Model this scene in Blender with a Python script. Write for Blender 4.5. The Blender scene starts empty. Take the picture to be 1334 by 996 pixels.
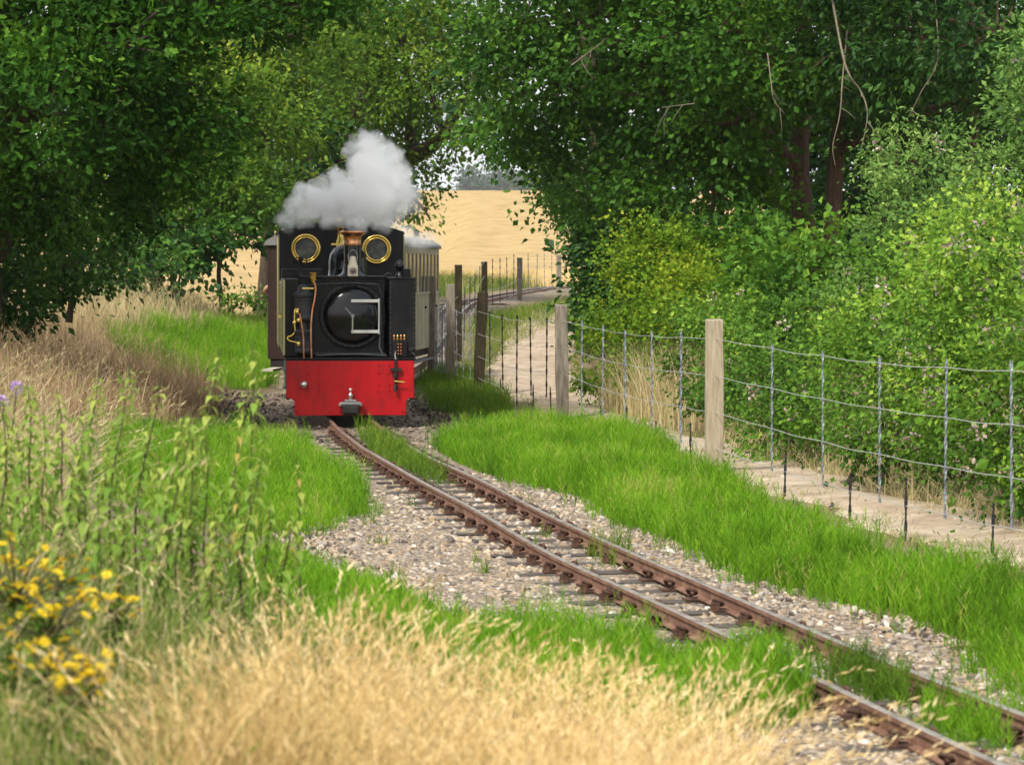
import bpy, bmesh, math, random, mathutils
import numpy as np
R = math.radians
rng = np.random.default_rng(11)
random.seed(5)
scene = bpy.context.scene
COL = scene.collection

# ---------------------------------------------------------------- camera, sky, sun, exposure
F, CX, HY, EYE = 3700.0, 667.0, 350.0, 1.5      # survey of the photograph: focal px, centre, horizon, eye height above rail
cam_d = bpy.data.cameras.new('camera'); cam = bpy.data.objects.new('camera', cam_d); COL.objects.link(cam)
cam.location = (0, 0, EYE); cam.rotation_euler = (R(90), 0, 0)
cam_d.sensor_width = 36; cam_d.lens = 36*F/1334; cam_d.shift_y = -(498-HY)/1334
cam_d.clip_start = .1; cam_d.clip_end = 6000
cam_d.dof.use_dof = True; cam_d.dof.focus_distance = 25; cam_d.dof.aperture_fstop = 8
scene.camera = cam

SUN_EL, SUN_AZ = 47, 212       # azimuth clockwise from +Y: behind the camera and to the left
world = bpy.data.worlds.new('World'); scene.world = world; world.use_nodes = True
wn = world.node_tree; wn.nodes.clear()
w_out = wn.nodes.new('ShaderNodeOutputWorld'); w_bg = wn.nodes.new('ShaderNodeBackground')
w_sky = wn.nodes.new('ShaderNodeTexSky'); w_sky.sky_type = 'NISHITA'; w_sky.sun_disc = False
w_sky.sun_elevation = R(SUN_EL); w_sky.sun_rotation = R(SUN_AZ); w_sky.dust_density = 4; w_sky.air_density = 1.2
w_mix = wn.nodes.new('ShaderNodeMixRGB'); w_mix.inputs[0].default_value = .6; w_mix.inputs[2].default_value = (9.5, 9.8, 10.2, 1)
wn.links.new(w_sky.outputs[0], w_mix.inputs[1]); wn.links.new(w_mix.outputs[0], w_bg.inputs[0])
wn.links.new(w_bg.outputs[0], w_out.inputs[0]); w_bg.inputs[1].default_value = .095
sun_d = bpy.data.lights.new('sun', 'SUN'); sun = bpy.data.objects.new('sun', sun_d); COL.objects.link(sun)
sun_d.energy = 3.2; sun_d.angle = R(9); sun_d.color = (1, .955, .88)
sun.rotation_euler = (R(90-SUN_EL), 0, R(180-SUN_AZ))
sun.location = (-20, -20, 40)
vs = scene.view_settings; vs.view_transform = 'Standard'; vs.look = 'None'; vs.exposure = 0.72; vs.gamma = 1; vs.use_curve_mapping = False
cy = scene.cycles
cy.max_bounces = 14; cy.diffuse_bounces = 3; cy.glossy_bounces = 3; cy.transmission_bounces = 5; cy.volume_bounces = 14; cy.transparent_max_bounces = 8
cy.caustics_reflective = False; cy.caustics_refractive = False; cy.use_denoising = True; cy.sample_clamp_indirect = 6
cy.volume_step_rate = 2; cy.volume_max_steps = 128

# ---------------------------------------------------------------- materials
MATS = {}
def nodes(name):
    m = bpy.data.materials.new(name); m.use_nodes = True; MATS[name] = m
    nt = m.node_tree; return m, nt, nt.nodes['Principled BSDF'], nt.nodes['Material Output']
def setp(b, col=None, rough=None, metal=None, spec=None, coat=None):
    if col is not None: b.inputs['Base Color'].default_value = (*col, 1)
    if rough is not None: b.inputs['Roughness'].default_value = rough
    if metal is not None: b.inputs['Metallic'].default_value = metal
    if spec is not None: b.inputs['Specular IOR Level'].default_value = spec
    if coat is not None: b.inputs['Coat Weight'].default_value = coat; b.inputs['Coat Roughness'].default_value = .12
def ramp(nt, stops):
    r = nt.nodes.new('ShaderNodeValToRGB'); e = r.color_ramp.elements
    while len(e) > 1: e.remove(e[0])
    e[0].position = stops[0][0]; e[0].color = (*stops[0][1], 1)
    for p, c in stops[1:]:
        k = e.new(p); k.color = (*c, 1)
    return r
def noise(nt, scale, detail=4, rough=.55, coord='Object', sc=None):
    tc = nt.nodes.new('ShaderNodeTexCoord'); n = nt.nodes.new('ShaderNodeTexNoise')
    n.inputs['Scale'].default_value = scale; n.inputs['Detail'].default_value = detail; n.inputs['Roughness'].default_value = rough
    if sc:
        mp = nt.nodes.new('ShaderNodeMapping'); mp.inputs['Scale'].default_value = sc
        nt.links.new(tc.outputs[coord], mp.inputs[0]); nt.links.new(mp.outputs[0], n.inputs['Vector'])
    else: nt.links.new(tc.outputs[coord], n.inputs['Vector'])
    return n
def bump(nt, b, src, strength, dist=.01):
    bp = nt.nodes.new('ShaderNodeBump'); bp.inputs['Strength'].default_value = strength; bp.inputs['Distance'].default_value = dist
    nt.links.new(src, bp.inputs['Height']); nt.links.new(bp.outputs[0], b.inputs['Normal'])
def mat_noise(name, stops, scale=6, rough=.8, metal=0, spec=.4, bmp=.3, bdist=.01, sc=None, detail=5, coat=None, rough_var=0):
    m, nt, b, o = nodes(name)
    n = noise(nt, scale, detail, sc=sc); r = ramp(nt, stops); nt.links.new(n.outputs[0], r.inputs[0])
    nt.links.new(r.outputs[0], b.inputs['Base Color']); setp(b, None, rough, metal, spec, coat)
    if bmp:
        n2 = noise(nt, scale*5, 4, sc=sc); bump(nt, b, n2.outputs[0], bmp, bdist)
    if rough_var:
        mr = nt.nodes.new('ShaderNodeMapRange'); mr.inputs[3].default_value = rough-rough_var; mr.inputs[4].default_value = rough+rough_var
        n3 = noise(nt, scale*2, 4); nt.links.new(n3.outputs[0], mr.inputs[0]); nt.links.new(mr.outputs[0], b.inputs['Roughness'])
    return m
def grime(name, amount, dark=(.02, .012, .01)):
    m = MATS[name]; nt = m.node_tree; b = nt.nodes['Principled BSDF']; src = b.inputs['Base Color'].links[0].from_socket
    n = noise(nt, 3.5, 9, .7, sc=(3, 3, 1)); r = ramp(nt, [(.48, (0, 0, 0)), (.72, (amount,)*3)]); nt.links.new(n.outputs[0], r.inputs[0])
    mx = nt.nodes.new('ShaderNodeMixRGB'); mx.inputs[2].default_value = (*dark, 1); nt.links.new(r.outputs[0], mx.inputs[0]); nt.links.new(src, mx.inputs[1]); nt.links.new(mx.outputs[0], b.inputs['Base Color'])
def mat_leaf(name, stops, trans=.35, rough=.45, spec=.35):
    """leaf or blade colour picked by the per-face attribute 'var'"""
    m, nt, b, o = nodes(name)
    a = nt.nodes.new('ShaderNodeAttribute'); a.attribute_name = 'var'
    r = ramp(nt, stops); nt.links.new(a.outputs['Fac'], r.inputs[0]); nt.links.new(r.outputs[0], b.inputs['Base Color'])
    setp(b, None, rough, 0, spec)
    if trans:
        t = nt.nodes.new('ShaderNodeBsdfTranslucent'); mx = nt.nodes.new('ShaderNodeMixShader'); mx.inputs[0].default_value = trans
        hs = nt.nodes.new('ShaderNodeHueSaturation'); hs.inputs['Value'].default_value = 1.25; hs.inputs['Hue'].default_value = .485
        nt.links.new(r.outputs[0], hs.inputs['Color']); nt.links.new(hs.outputs[0], t.inputs[0])
        nt.links.new(b.outputs[0], mx.inputs[1]); nt.links.new(t.outputs[0], mx.inputs[2]); nt.links.new(mx.outputs[0], o.inputs[0])
    return m

mat_noise('soil', [(.3, (.09, .065, .035)), (.5, (.17, .125, .065)), (.62, (.21, .165, .085)), (.75, (.12, .12, .04))], 1.1, .95, bmp=.6, bdist=.03, detail=8)
mat_noise('field_crop', [(.35, (.31, .213, .088)), (.5, (.37, .258, .110)), (.65, (.41, .295, .135))], 1.3, .9, spec=.1, bmp=0, detail=12, sc=(.6, .35, 1))
mat_noise('path_sand', [(.25, (.22, .165, .11)), (.45, (.36, .28, .20)), (.6, (.44, .355, .265)), (.75, (.50, .42, .32))], 3.2, .95, spec=.15, bmp=.5, bdist=.02, detail=9)
def mat_pebble():
    m, nt, b, o = nodes('ballast_bed'); tc = nt.nodes.new('ShaderNodeTexCoord'); v = nt.nodes.new('ShaderNodeTexVoronoi'); v.inputs['Scale'].default_value = 42; v.inputs['Randomness'].default_value = 1
    wn_ = nt.nodes.new('ShaderNodeTexNoise'); wn_.inputs['Scale'].default_value = 30; mxv = nt.nodes.new('ShaderNodeVectorMath'); mxv.operation = 'MULTIPLY_ADD'; mxv.inputs[1].default_value = (.012, .012, .012)
    nt.links.new(tc.outputs['Object'], wn_.inputs['Vector']); nt.links.new(wn_.outputs['Color'], mxv.inputs[0]); nt.links.new(tc.outputs['Object'], mxv.inputs[2]); nt.links.new(mxv.outputs[0], v.inputs['Vector'])
    sp = nt.nodes.new('ShaderNodeSeparateColor'); nt.links.new(v.outputs['Color'], sp.inputs[0])
    r = ramp(nt, [(0, (.06, .052, .048)), (.2, (.165, .13, .10)), (.4, (.26, .19, .12)), (.65, (.32, .255, .18)), (.85, (.21, .18, .15)), (1, (.44, .39, .32))]); nt.links.new(sp.outputs[0], r.inputs[0]); nt.links.new(r.outputs[0], b.inputs['Base Color'])
    inv = nt.nodes.new('ShaderNodeMath'); inv.operation = 'MULTIPLY'; inv.inputs[1].default_value = -1; nt.links.new(v.outputs['Distance'], inv.inputs[0]); bump(nt, b, inv.outputs[0], 1.0, .02); setp(b, None, .9, 0, .15)
mat_pebble()
mat_noise('rail_rust', [(.3, (.12, .058, .036)), (.5, (.20, .105, .068)), (.7, (.28, .165, .11))], 9, .75, .25, bmp=.25, bdist=.002)
mat_noise('rail_head', [(.3, (.33, .25, .19)), (.55, (.55, .48, .40)), (.8, (.42, .33, .26))], 5, .34, .8, bmp=.05, bdist=.001, rough_var=.1)
mat_noise('chair_rust', [(.3, (.03, .017, .012)), (.5, (.075, .036, .022)), (.7, (.13, .065, .04))], 25, .85, .15, bmp=.5, bdist=.003)
mat_noise('sleeper_wood', [(.3, (.03, .025, .021)), (.5, (.065, .053, .043)), (.7, (.12, .098, .078))], 5, .9, bmp=.5, bdist=.006, sc=(1, 8, 4))
mat_noise('post_wood_grey', [(.3, (.10, .082, .062)), (.5, (.20, .17, .13)), (.7, (.28, .245, .19))], 7, .9, bmp=.5, bdist=.004, sc=(9, 9, .8))
mat_noise('post_wood_tan', [(.3, (.24, .19, .125)), (.5, (.33, .27, .185)), (.7, (.39, .33, .24))], 6, .85, bmp=.35, bdist=.003, sc=(10, 10, .7))
mat_noise('post_wood_dark', [(.3, (.014, .012, .007)), (.5, (.032, .026, .014)), (.7, (.06, .05, .028))], 7, .9, spec=.08, bmp=.5, bdist=.004, sc=(9, 9, .8))
mat_noise('galvanised', [(.3, (.17, .19, .22)), (.5, (.25, .275, .31)), (.7, (.34, .365, .40))], 18, .5, .55, bmp=.2, bdist=.002)
mat_noise('wire_steel', [(.3, (.40, .40, .39)), (.7, (.55, .55, .53))], 12, .5, .4, bmp=0)
mat_noise('black_bar', [(.3, (.012, .012, .014)), (.7, (.035, .034, .036))], 12, .5, .2, bmp=.2, bdist=.002)
mat_noise('loco_black', [(.3, (.004, .004, .005)), (.7, (.009, .009, .011))], 3, .32, 0, .2, bmp=.08, bdist=.004, rough_var=.1)
mat_noise('loco_gloss', [(.3, (.003, .003, .004)), (.7, (.006, .006, .008))], 4, .15, 0, .3, bmp=.02, bdist=.004, coat=.22, rough_var=.05)
mat_noise('loco_frame', [(.3, (.008, .007, .007)), (.7, (.022, .019, .017))], 7, .6, 0, .3, bmp=.3, bdist=.004)
mat_noise('loco_red', [(.3, (.30, .002, .005)), (.55, (.40, .003, .007)), (.75, (.34, .004, .006))], 2.5, .38, 0, .25, bmp=.06, bdist=.004, coat=.15, rough_var=.08, sc=(6, 1, 1))
mat_noise('loco_olive', [(.3, (.13, .15, .045)), (.7, (.20, .21, .07))], 3, .35, bmp=.05, bdist=.003, coat=.2)
mat_noise('pump_grey', [(.3, (.018, .018, .020)), (.7, (.05, .05, .054))], 9, .5, 0, .4, bmp=.2, bdist=.003)
mat_noise('lining_cream', [(.3, (.42, .38, .17)), (.7, (.52, .48, .25))], 5, .45, bmp=0)
mat_noise('brass', [(.3, (.62, .43, .10)), (.7, (.80, .58, .17))], 8, .22, 1, bmp=.03, bdist=.002, rough_var=.06)
mat_noise('copper', [(.3, (.40, .15, .07)), (.5, (.62, .27, .13)), (.7, (.70, .36, .20))], 10, .28, 1, bmp=.05, bdist=.002, rough_var=.08)
mat_noise('steel', [(.3, (.45, .44, .42)), (.7, (.66, .65, .62))], 10, .33, .9, bmp=.1, bdist=.002)
mat_noise('iron_grey', [(.3, (.16, .16, .16)), (.7, (.30, .30, .30))], 14, .5, .5, bmp=.3, bdist=.003)
mat_noise('lamp_cream', [(.3, (.48, .43, .32)), (.7, (.58, .53, .41))], 14, .5, bmp=.1, bdist=.002)
mat_noise('coach_cream', [(.3, (.40, .375, .275)), (.7, (.50, .47, .355))], 4, .5, bmp=.08, bdist=.003)
mat_noise('coach_brown', [(.3, (.020, .010, .007)), (.7, (.035, .018, .012))], 4, .4, bmp=.06, bdist=.003, coat=.2)
mat_noise('coach_roof', [(.3, (.10, .10, .095)), (.7, (.17, .165, .155))], 4, .7, bmp=.15, bdist=.004)
mat_noise('bark', [(.3, (.03, .022, .014)), (.5, (.065, .047, .03)), (.7, (.11, .082, .055))], 5, .95, bmp=.9, bdist=.03, sc=(4, 4, .7))
mat_noise('bark_red', [(.3, (.05, .03, .018)), (.5, (.10, .062, .04)), (.7, (.15, .10, .07))], 5, .95, bmp=.9, bdist=.02, sc=(4, 4, .8))
mat_noise('dead_wood', [(.3, (.09, .075, .05)), (.7, (.19, .16, .11))], 8, .9, bmp=.3, bdist=.004)
mat_noise('plant_stem', [(.3, (.045, .055, .02)), (.7, (.10, .10, .04))], 20, .7, bmp=0)
mat_noise('skin', [(.3, (.42, .22, .15)), (.7, (.48, .27, .19))], 20, .6, bmp=0)
mat_noise('cloth_dark', [(.3, (.02, .025, .04)), (.7, (.04, .045, .06))], 30, .9, bmp=.2)
mat_noise('window_glass', [(.35, (.006, .007, .006)), (.5, (.03, .035, .03)), (.65, (.10, .10, .085))], 5, .12, 0, .4, bmp=.05, bdist=.01, detail=3)
m, nt, b, o = nodes('clear_glass'); setp(b, (.035, .04, .035), .08, 0, .5); b.inputs['Alpha'].default_value = .75
m, nt, b, o = nodes('coach_glass'); setp(b, (.02, .022, .02), .1, 0, .6)
m, nt, b, o = nodes('lens'); setp(b, (.10, .055, .03), .1, 0, .6)

grime('loco_red', .55); grime('coach_cream', .5, (.10, .085, .06)); grime('loco_black', .6, (.03, .026, .022)); grime('path_sand', .5, (.16, .12, .075)); grime('rail_head', .7, (.10, .05, .03)); grime('post_wood_tan', .5, (.12, .10, .07))
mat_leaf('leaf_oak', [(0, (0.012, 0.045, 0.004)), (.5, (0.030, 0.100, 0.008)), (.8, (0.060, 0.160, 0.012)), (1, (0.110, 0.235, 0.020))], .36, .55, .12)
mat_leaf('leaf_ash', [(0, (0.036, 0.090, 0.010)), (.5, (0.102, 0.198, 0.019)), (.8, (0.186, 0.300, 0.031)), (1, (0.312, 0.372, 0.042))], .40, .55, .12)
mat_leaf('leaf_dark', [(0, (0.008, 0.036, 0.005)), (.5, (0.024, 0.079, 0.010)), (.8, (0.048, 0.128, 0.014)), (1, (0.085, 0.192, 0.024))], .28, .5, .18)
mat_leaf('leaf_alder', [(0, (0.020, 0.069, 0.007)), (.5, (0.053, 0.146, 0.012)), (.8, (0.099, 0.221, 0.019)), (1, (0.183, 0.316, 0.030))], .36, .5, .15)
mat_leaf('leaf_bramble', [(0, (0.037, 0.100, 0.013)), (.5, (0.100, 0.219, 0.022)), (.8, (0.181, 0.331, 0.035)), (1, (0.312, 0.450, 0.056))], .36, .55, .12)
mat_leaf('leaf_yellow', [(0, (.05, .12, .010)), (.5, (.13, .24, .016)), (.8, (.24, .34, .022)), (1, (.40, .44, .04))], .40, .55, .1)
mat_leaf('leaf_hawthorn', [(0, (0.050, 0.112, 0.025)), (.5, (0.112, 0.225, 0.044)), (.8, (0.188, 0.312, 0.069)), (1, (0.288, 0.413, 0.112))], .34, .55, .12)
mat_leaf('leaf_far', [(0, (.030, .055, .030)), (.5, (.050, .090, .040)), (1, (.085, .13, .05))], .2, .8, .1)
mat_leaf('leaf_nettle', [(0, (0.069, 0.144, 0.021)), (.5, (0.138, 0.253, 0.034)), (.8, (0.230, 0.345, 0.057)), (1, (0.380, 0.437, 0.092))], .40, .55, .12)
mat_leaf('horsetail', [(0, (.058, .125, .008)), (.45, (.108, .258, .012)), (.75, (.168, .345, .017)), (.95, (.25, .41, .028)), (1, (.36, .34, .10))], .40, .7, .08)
mat_leaf('horsetail_dull', [(0, (.05, .105, .010)), (.5, (.095, .185, .016)), (.8, (.14, .24, .024)), (1, (.22, .28, .04))], .38, .7, .08)
mat_leaf('straw', [(0, (.30, .215, .080)), (.35, (.52, .375, .145)), (.7, (.74, .56, .25)), (1, (.82, .68, .38))], .34, .6, .15)
mat_leaf('straw_brown', [(0, (.15, .095, .05)), (.4, (.28, .19, .10)), (.75, (.42, .305, .17)), (1, (.54, .43, .26))], .25, .7, .1)
mat_leaf('straw_pale', [(0, (.30, .24, .11)), (.4, (.46, .375, .19)), (.75, (.58, .49, .28)), (1, (.24, .28, .07))], .28, .6, .15)
mat_leaf('grass_mix', [(0, (.06, .115, .016)), (.4, (.13, .21, .03)), (.7, (.23, .27, .055)), (1, (.46, .38, .16))], .34, .6, .12)
mat_leaf('stone', [(0, (.065, .06, .058)), (.15, (.175, .14, .11)), (.32, (.30, .215, .125)), (.5, (.35, .275, .19)), (.7, (.43, .355, .26)), (.86, (.24, .21, .185)), (1, (.56, .51, .43))], 0, .85, .15)
mat_leaf('stone_dark', [(0, (.03, .026, .024)), (.4, (.09, .065, .05)), (.8, (.17, .125, .09)), (1, (.27, .21, .16))], 0, .8, .3)
mat_leaf('petal_yellow', [(0, (.60, .42, .004)), (.6, (.78, .60, .01)), (1, (.85, .70, .03))], .3)
mat_leaf('leaf_withered', [(0, (.30, .24, .04)), (1, (.40, .33, .06))], .3)
mat_leaf('petal_pink', [(0, (.30, .20, .14)), (.5, (.48, .37, .33)), (1, (.60, .50, .47))], .2, .7)
mat_leaf('petal_lilac', [(0, (.45, .30, .55)), (1, (.58, .45, .66))], .2, .7)

# steam: a body of droplets with ragged billows
def mat_steam(name, spheres, dens, warp, soft, nscale, col=(.996, .996, .997)):
    m = bpy.data.materials.new(name); m.use_nodes = True; nt = m.node_tree; nt.nodes.clear(); MATS[name] = m
    out = nt.nodes.new('ShaderNodeOutputMaterial'); pv = nt.nodes.new('ShaderNodeVolumePrincipled')
    pv.inputs['Color'].default_value = (*col, 1); pv.inputs['Anisotropy'].default_value = .1
    tc = nt.nodes.new('ShaderNodeTexCoord')
    n = nt.nodes.new('ShaderNodeTexNoise'); n.inputs['Scale'].default_value = nscale; n.inputs['Detail'].default_value = 7; n.inputs['Roughness'].default_value = .6
    nt.links.new(tc.outputs['Object'], n.inputs['Vector'])
    sub = nt.nodes.new('ShaderNodeVectorMath'); sub.operation = 'SUBTRACT'; sub.inputs[1].default_value = (.5, .5, .5)
    nt.links.new(n.outputs['Color'], sub.inputs[0])
    sc = nt.nodes.new('ShaderNodeVectorMath'); sc.operation = 'SCALE'; sc.inputs['Scale'].default_value = warp; nt.links.new(sub.outputs[0], sc.inputs[0])
    add = nt.nodes.new('ShaderNodeVectorMath'); add.operation = 'ADD'; nt.links.new(tc.outputs['Object'], add.inputs[0]); nt.links.new(sc.outputs[0], add.inputs[1])
    prev = None
    for (c, r, w) in spheres:
        d = nt.nodes.new('ShaderNodeVectorMath'); d.operation = 'DISTANCE'; d.inputs[1].default_value = c; nt.links.new(add.outputs[0], d.inputs[0])
        mr = nt.nodes.new('ShaderNodeMapRange'); mr.interpolation_type = 'SMOOTHSTEP'
        mr.inputs[1].default_value = r; mr.inputs[2].default_value = r*(1-soft); mr.inputs[3].default_value = 0; mr.inputs[4].default_value = w
        nt.links.new(d.outputs['Value'], mr.inputs[0])
        if prev is None: prev = mr.outputs[0]
        else:
            mx = nt.nodes.new('ShaderNodeMath'); mx.operation = 'MAXIMUM'; nt.links.new(prev, mx.inputs[0]); nt.links.new(mr.outputs[0], mx.inputs[1]); prev = mx.outputs[0]
    mu = nt.nodes.new('ShaderNodeMath'); mu.operation = 'MULTIPLY'; mu.inputs[1].default_value = dens; nt.links.new(prev, mu.inputs[0])
    n2 = nt.nodes.new('ShaderNodeTexNoise'); n2.inputs['Scale'].default_value = nscale*2.2; n2.inputs['Detail'].default_value = 6; n2.inputs['Roughness'].default_value = .65; nt.links.new(add.outputs[0], n2.inputs['Vector'])
    m2 = nt.nodes.new('ShaderNodeMapRange'); m2.inputs[1].default_value = .34; m2.inputs[2].default_value = .64; m2.inputs[3].default_value = .10; m2.inputs[4].default_value = 1.5; nt.links.new(n2.outputs[0], m2.inputs[0])
    m3 = nt.nodes.new('ShaderNodeMath'); m3.operation = 'MULTIPLY'; nt.links.new(mu.outputs[0], m3.inputs[0]); nt.links.new(m2.outputs[0], m3.inputs[1])
    nt.links.new(m3.outputs[0], pv.inputs['Density']); nt.links.new(pv.outputs[0], out.inputs['Volume'])
    return m

# ---------------------------------------------------------------- mesh helpers
def tag(o, label=None, cat=None, group=None, kind=None):
    if label: o['label'] = label
    if cat: o['category'] = cat
    if group: o['group'] = group
    if kind: o['kind'] = kind
    return o
def empty(name, loc=(0, 0, 0), rz=0.0):
    o = bpy.data.objects.new(name, None); COL.objects.link(o); o.location = loc; o.rotation_euler = (0, 0, rz); o.empty_display_size = .2
    return o
def link(name, me, mat=None, parent=None):
    o = bpy.data.objects.new(name, me); COL.objects.link(o)
    if mat is not None and not me.materials: me.materials.append(MATS[mat] if isinstance(mat, str) else mat)
    if parent is not None: o.parent = parent
    return o
class MB:
    def __init__(s): s.v = []; s.f = []; s.sm = []; s.mi = []
    def add(s, v, f, smooth=False, mi=0):
        n = len(s.v); s.v += [tuple(p) for p in v]; s.f += [tuple(i+n for i in q) for q in f]; s.sm += [smooth]*len(f); s.mi += [mi]*len(f); return s
    def box(s, x0, x1, y0, y1, z0, z1, mi=0):
        v = [(x, y, z) for z in (z0, z1) for y in (y0, y1) for x in (x0, x1)]
        return s.add(v, [(0, 2, 3, 1), (4, 5, 7, 6), (0, 1, 5, 4), (2, 6, 7, 3), (0, 4, 6, 2), (1, 3, 7, 5)], False, mi)
    def lathe(s, prof, o=(0, 0, 0), axis='z', n=24, caps=True, mi=0, smooth=True):
        """prof: (radius, height) pairs"""
        v = []; f = []; m = len(prof)
        for k in range(n):
            a = 2*math.pi*k/n
            for r, h in prof:
                p = (r*math.cos(a), r*math.sin(a), h)
                if axis == 'y': p = (p[0], p[2], p[1])
                if axis == 'x': p = (p[2], p[0], p[1])
                v.append((p[0]+o[0], p[1]+o[1], p[2]+o[2]))
        for k in range(n):
            q = (k+1) % n
            for j in range(m-1): f.append((k*m+j, q*m+j, q*m+j+1, k*m+j+1))
        s.add(v, f, smooth, mi)
        if caps:
            s.add([v[k*m] for k in range(n)], [tuple(range(n))], False, mi); s.add([v[k*m+m-1] for k in range(n)], [tuple(range(n))], False, mi)
        return s
    def tube(s, pts, r, n=8, mi=0, taper=None, smooth=True):
        P = np.array(pts, float); m = len(P); v = []; f = []
        rr = [r]*m if not hasattr(r, '__len__') else list(r)
        T = np.gradient(P, axis=0); up = np.array((0, 0, 1.))
        for k in range(m):
            t = T[k]/(np.linalg.norm(T[k])+1e-9); u = up if abs(t[2]) < .95 else np.array((1., 0, 0))
            a = np.cross(t, u); a /= np.linalg.norm(a); b = np.cross(a, t)
            for j in range(n):
                c = 2*math.pi*j/n; v.append(P[k]+rr[k]*(math.cos(c)*a+math.sin(c)*b))
        for k in range(m-1):
            for j in range(n):
                q = (j+1) % n; f.append((k*n+j, k*n+q, (k+1)*n+q, (k+1)*n+j))
        s.add(v, f, smooth, mi); s.add([v[j] for j in range(n)], [tuple(range(n))], False, mi); s.add([v[(m-1)*n+j] for j in range(n)], [tuple(range(n))], False, mi)
        return s
    def torus(s, o, Rr, r, axis='y', n=32, k=10, mi=0, flat=1.0):
        v = []; f = []
        for i in range(n):
            a = 2*math.pi*i/n
            for j in range(k):
                c = 2*math.pi*j/k; q = Rr+r*math.cos(c); w = r*flat*math.sin(c)
                p = (q*math.cos(a), w, q*math.sin(a)) if axis == 'y' else ((q*math.cos(a), q*math.sin(a), w) if axis == 'z' else (w, q*math.cos(a), q*math.sin(a)))
                v.append((p[0]+o[0], p[1]+o[1], p[2]+o[2]))
        for i in range(n):
            for j in range(k): f.append((i*k+j, ((i+1) % n)*k+j, ((i+1) % n)*k+(j+1) % k, i*k+(j+1) % k))
        return s.add(v, f, True, mi)
    def prism(s, poly, y0, y1, mi=0):
        """outline in x,z pulled along y"""
        n = len(poly); v = [(x, y0, z) for x, z in poly]+[(x, y1, z) for x, z in poly]
        f = [tuple(range(n))[::-1], tuple(range(n, 2*n))]+[(i, (i+1) % n, n+(i+1) % n, n+i) for i in range(n)]
        return s.add(v, f, False, mi)
    def mesh(s, name, bevel=0, seg=2):
        me = bpy.data.meshes.new(name); me.from_pydata(s.v, [], s.f)
        me.polygons.foreach_set('use_smooth', s.sm); me.polygons.foreach_set('material_index', s.mi)
        bm = bmesh.new(); bm.from_mesh(me); bmesh.ops.recalc_face_normals(bm, faces=bm.faces)
        if bevel:
            ed = [e for e in bm.edges if len(e.link_faces) == 2 and e.calc_face_angle(0) > .6]
            bmesh.ops.bevel(bm, geom=ed, offset=bevel, segments=seg, affect='EDGES', profile=.6)
        bm.to_mesh(me); bm.free(); return me
    def build(s, name, mat, parent=None, bevel=0, mats=None):
        me = s.mesh(name, bevel); o = link(name, me, None, parent)
        for q in (mats or [mat]): me.materials.append(MATS[q])
        return o
def np_mesh(name, V, Fc, var=None, smooth=False):
    """fast mesh from arrays; Fc is (n,k); var one value per face"""
    me = bpy.data.meshes.new(name); nf, k = Fc.shape
    me.vertices.add(len(V)); me.vertices.foreach_set('co', np.ascontiguousarray(V, np.float32).ravel())
    me.loops.add(nf*k); me.loops.foreach_set('vertex_index', np.ascontiguousarray(Fc, np.int32).ravel())
    me.polygons.add(nf); me.polygons.foreach_set('loop_start', np.arange(0, nf*k, k, dtype=np.int32))
    try: me.polygons.foreach_set('loop_total', np.full(nf, k, np.int32))
    except Exception: pass
    if var is not None:
        a = me.attributes.new('var', 'FLOAT', 'FACE'); a.data.foreach_set('value', np.clip(var, 0, 1).astype(np.float32))
    me.update(calc_edges=True)
    me.polygons.foreach_set('use_smooth', np.full(nf, smooth))
    return me
def unit(a): return a/(np.linalg.norm(a, axis=-1, keepdims=True)+1e-9)
def P(px, py, d): return ((px-CX)/F*d, d, EYE-(py-HY)/F*d)      # a surveyed point at distance d
TRI = [0]
LEAF2 = (np.array([(0, 0, 0), (.27, .45, .07), (0, 1, -.06), (-.27, .45, .07)]), np.array([(0, 1, 2), (0, 2, 3)]))
LEAFW = (np.array([(0, 0, 0), (.36, .5, .08), (0, 1, -.08), (-.36, .5, .08)]), np.array([(0, 1, 2), (0, 2, 3)]))
LEAFN = (np.array([(0, 0, 0), (.15, .42, .04), (0, 1, -.10), (-.15, .42, .04)]), np.array([(0, 1, 2), (0, 2, 3)]))
LEAFH = (np.array([(0, 0, 0), (.085, .4, .03), (0, 1, -.05), (-.085, .4, .03)]), np.array([(0, 1, 2), (0, 2, 3)]))
LEAFO = (np.array([(0, 0, 0), (.20, .28, .05), (.13, .45, .03), (.30, .68, .07), (0, 1, -.05), (-.30, .68, .07), (-.13, .45, .03), (-.20, .28, .05)]),
         np.array([(0, 1, 2), (0, 2, 4), (2, 3, 4), (0, 4, 6), (4, 5, 6), (0, 6, 7)]))
def leaf_verts(tpl, c, t, n, size, var):
    """copies of a leaf outline at c, long axis t, facing n"""
    tv, tf = tpl; t = unit(t); b = unit(np.cross(t, n)); n = np.cross(b, t)
    V = c[:, None, :]+size[:, None, None]*(tv[None, :, 0, None]*b[:, None, :]+tv[None, :, 1, None]*t[:, None, :]+tv[None, :, 2, None]*n[:, None, :])
    N = len(c); Fc = (tf[None]+np.arange(N)[:, None, None]*len(tv)).reshape(-1, 3)
    TRI[0] += len(Fc)
    return V.reshape(-1, 3), Fc, np.repeat(var, len(tf))
def join_np(parts):
    V = []; Fc = []; A = []; n = 0
    for v, f, a in parts: V.append(v); Fc.append(f+n); A.append(a); n += len(v)
    return np.concatenate(V), np.concatenate(Fc), np.concatenate(A)
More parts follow.
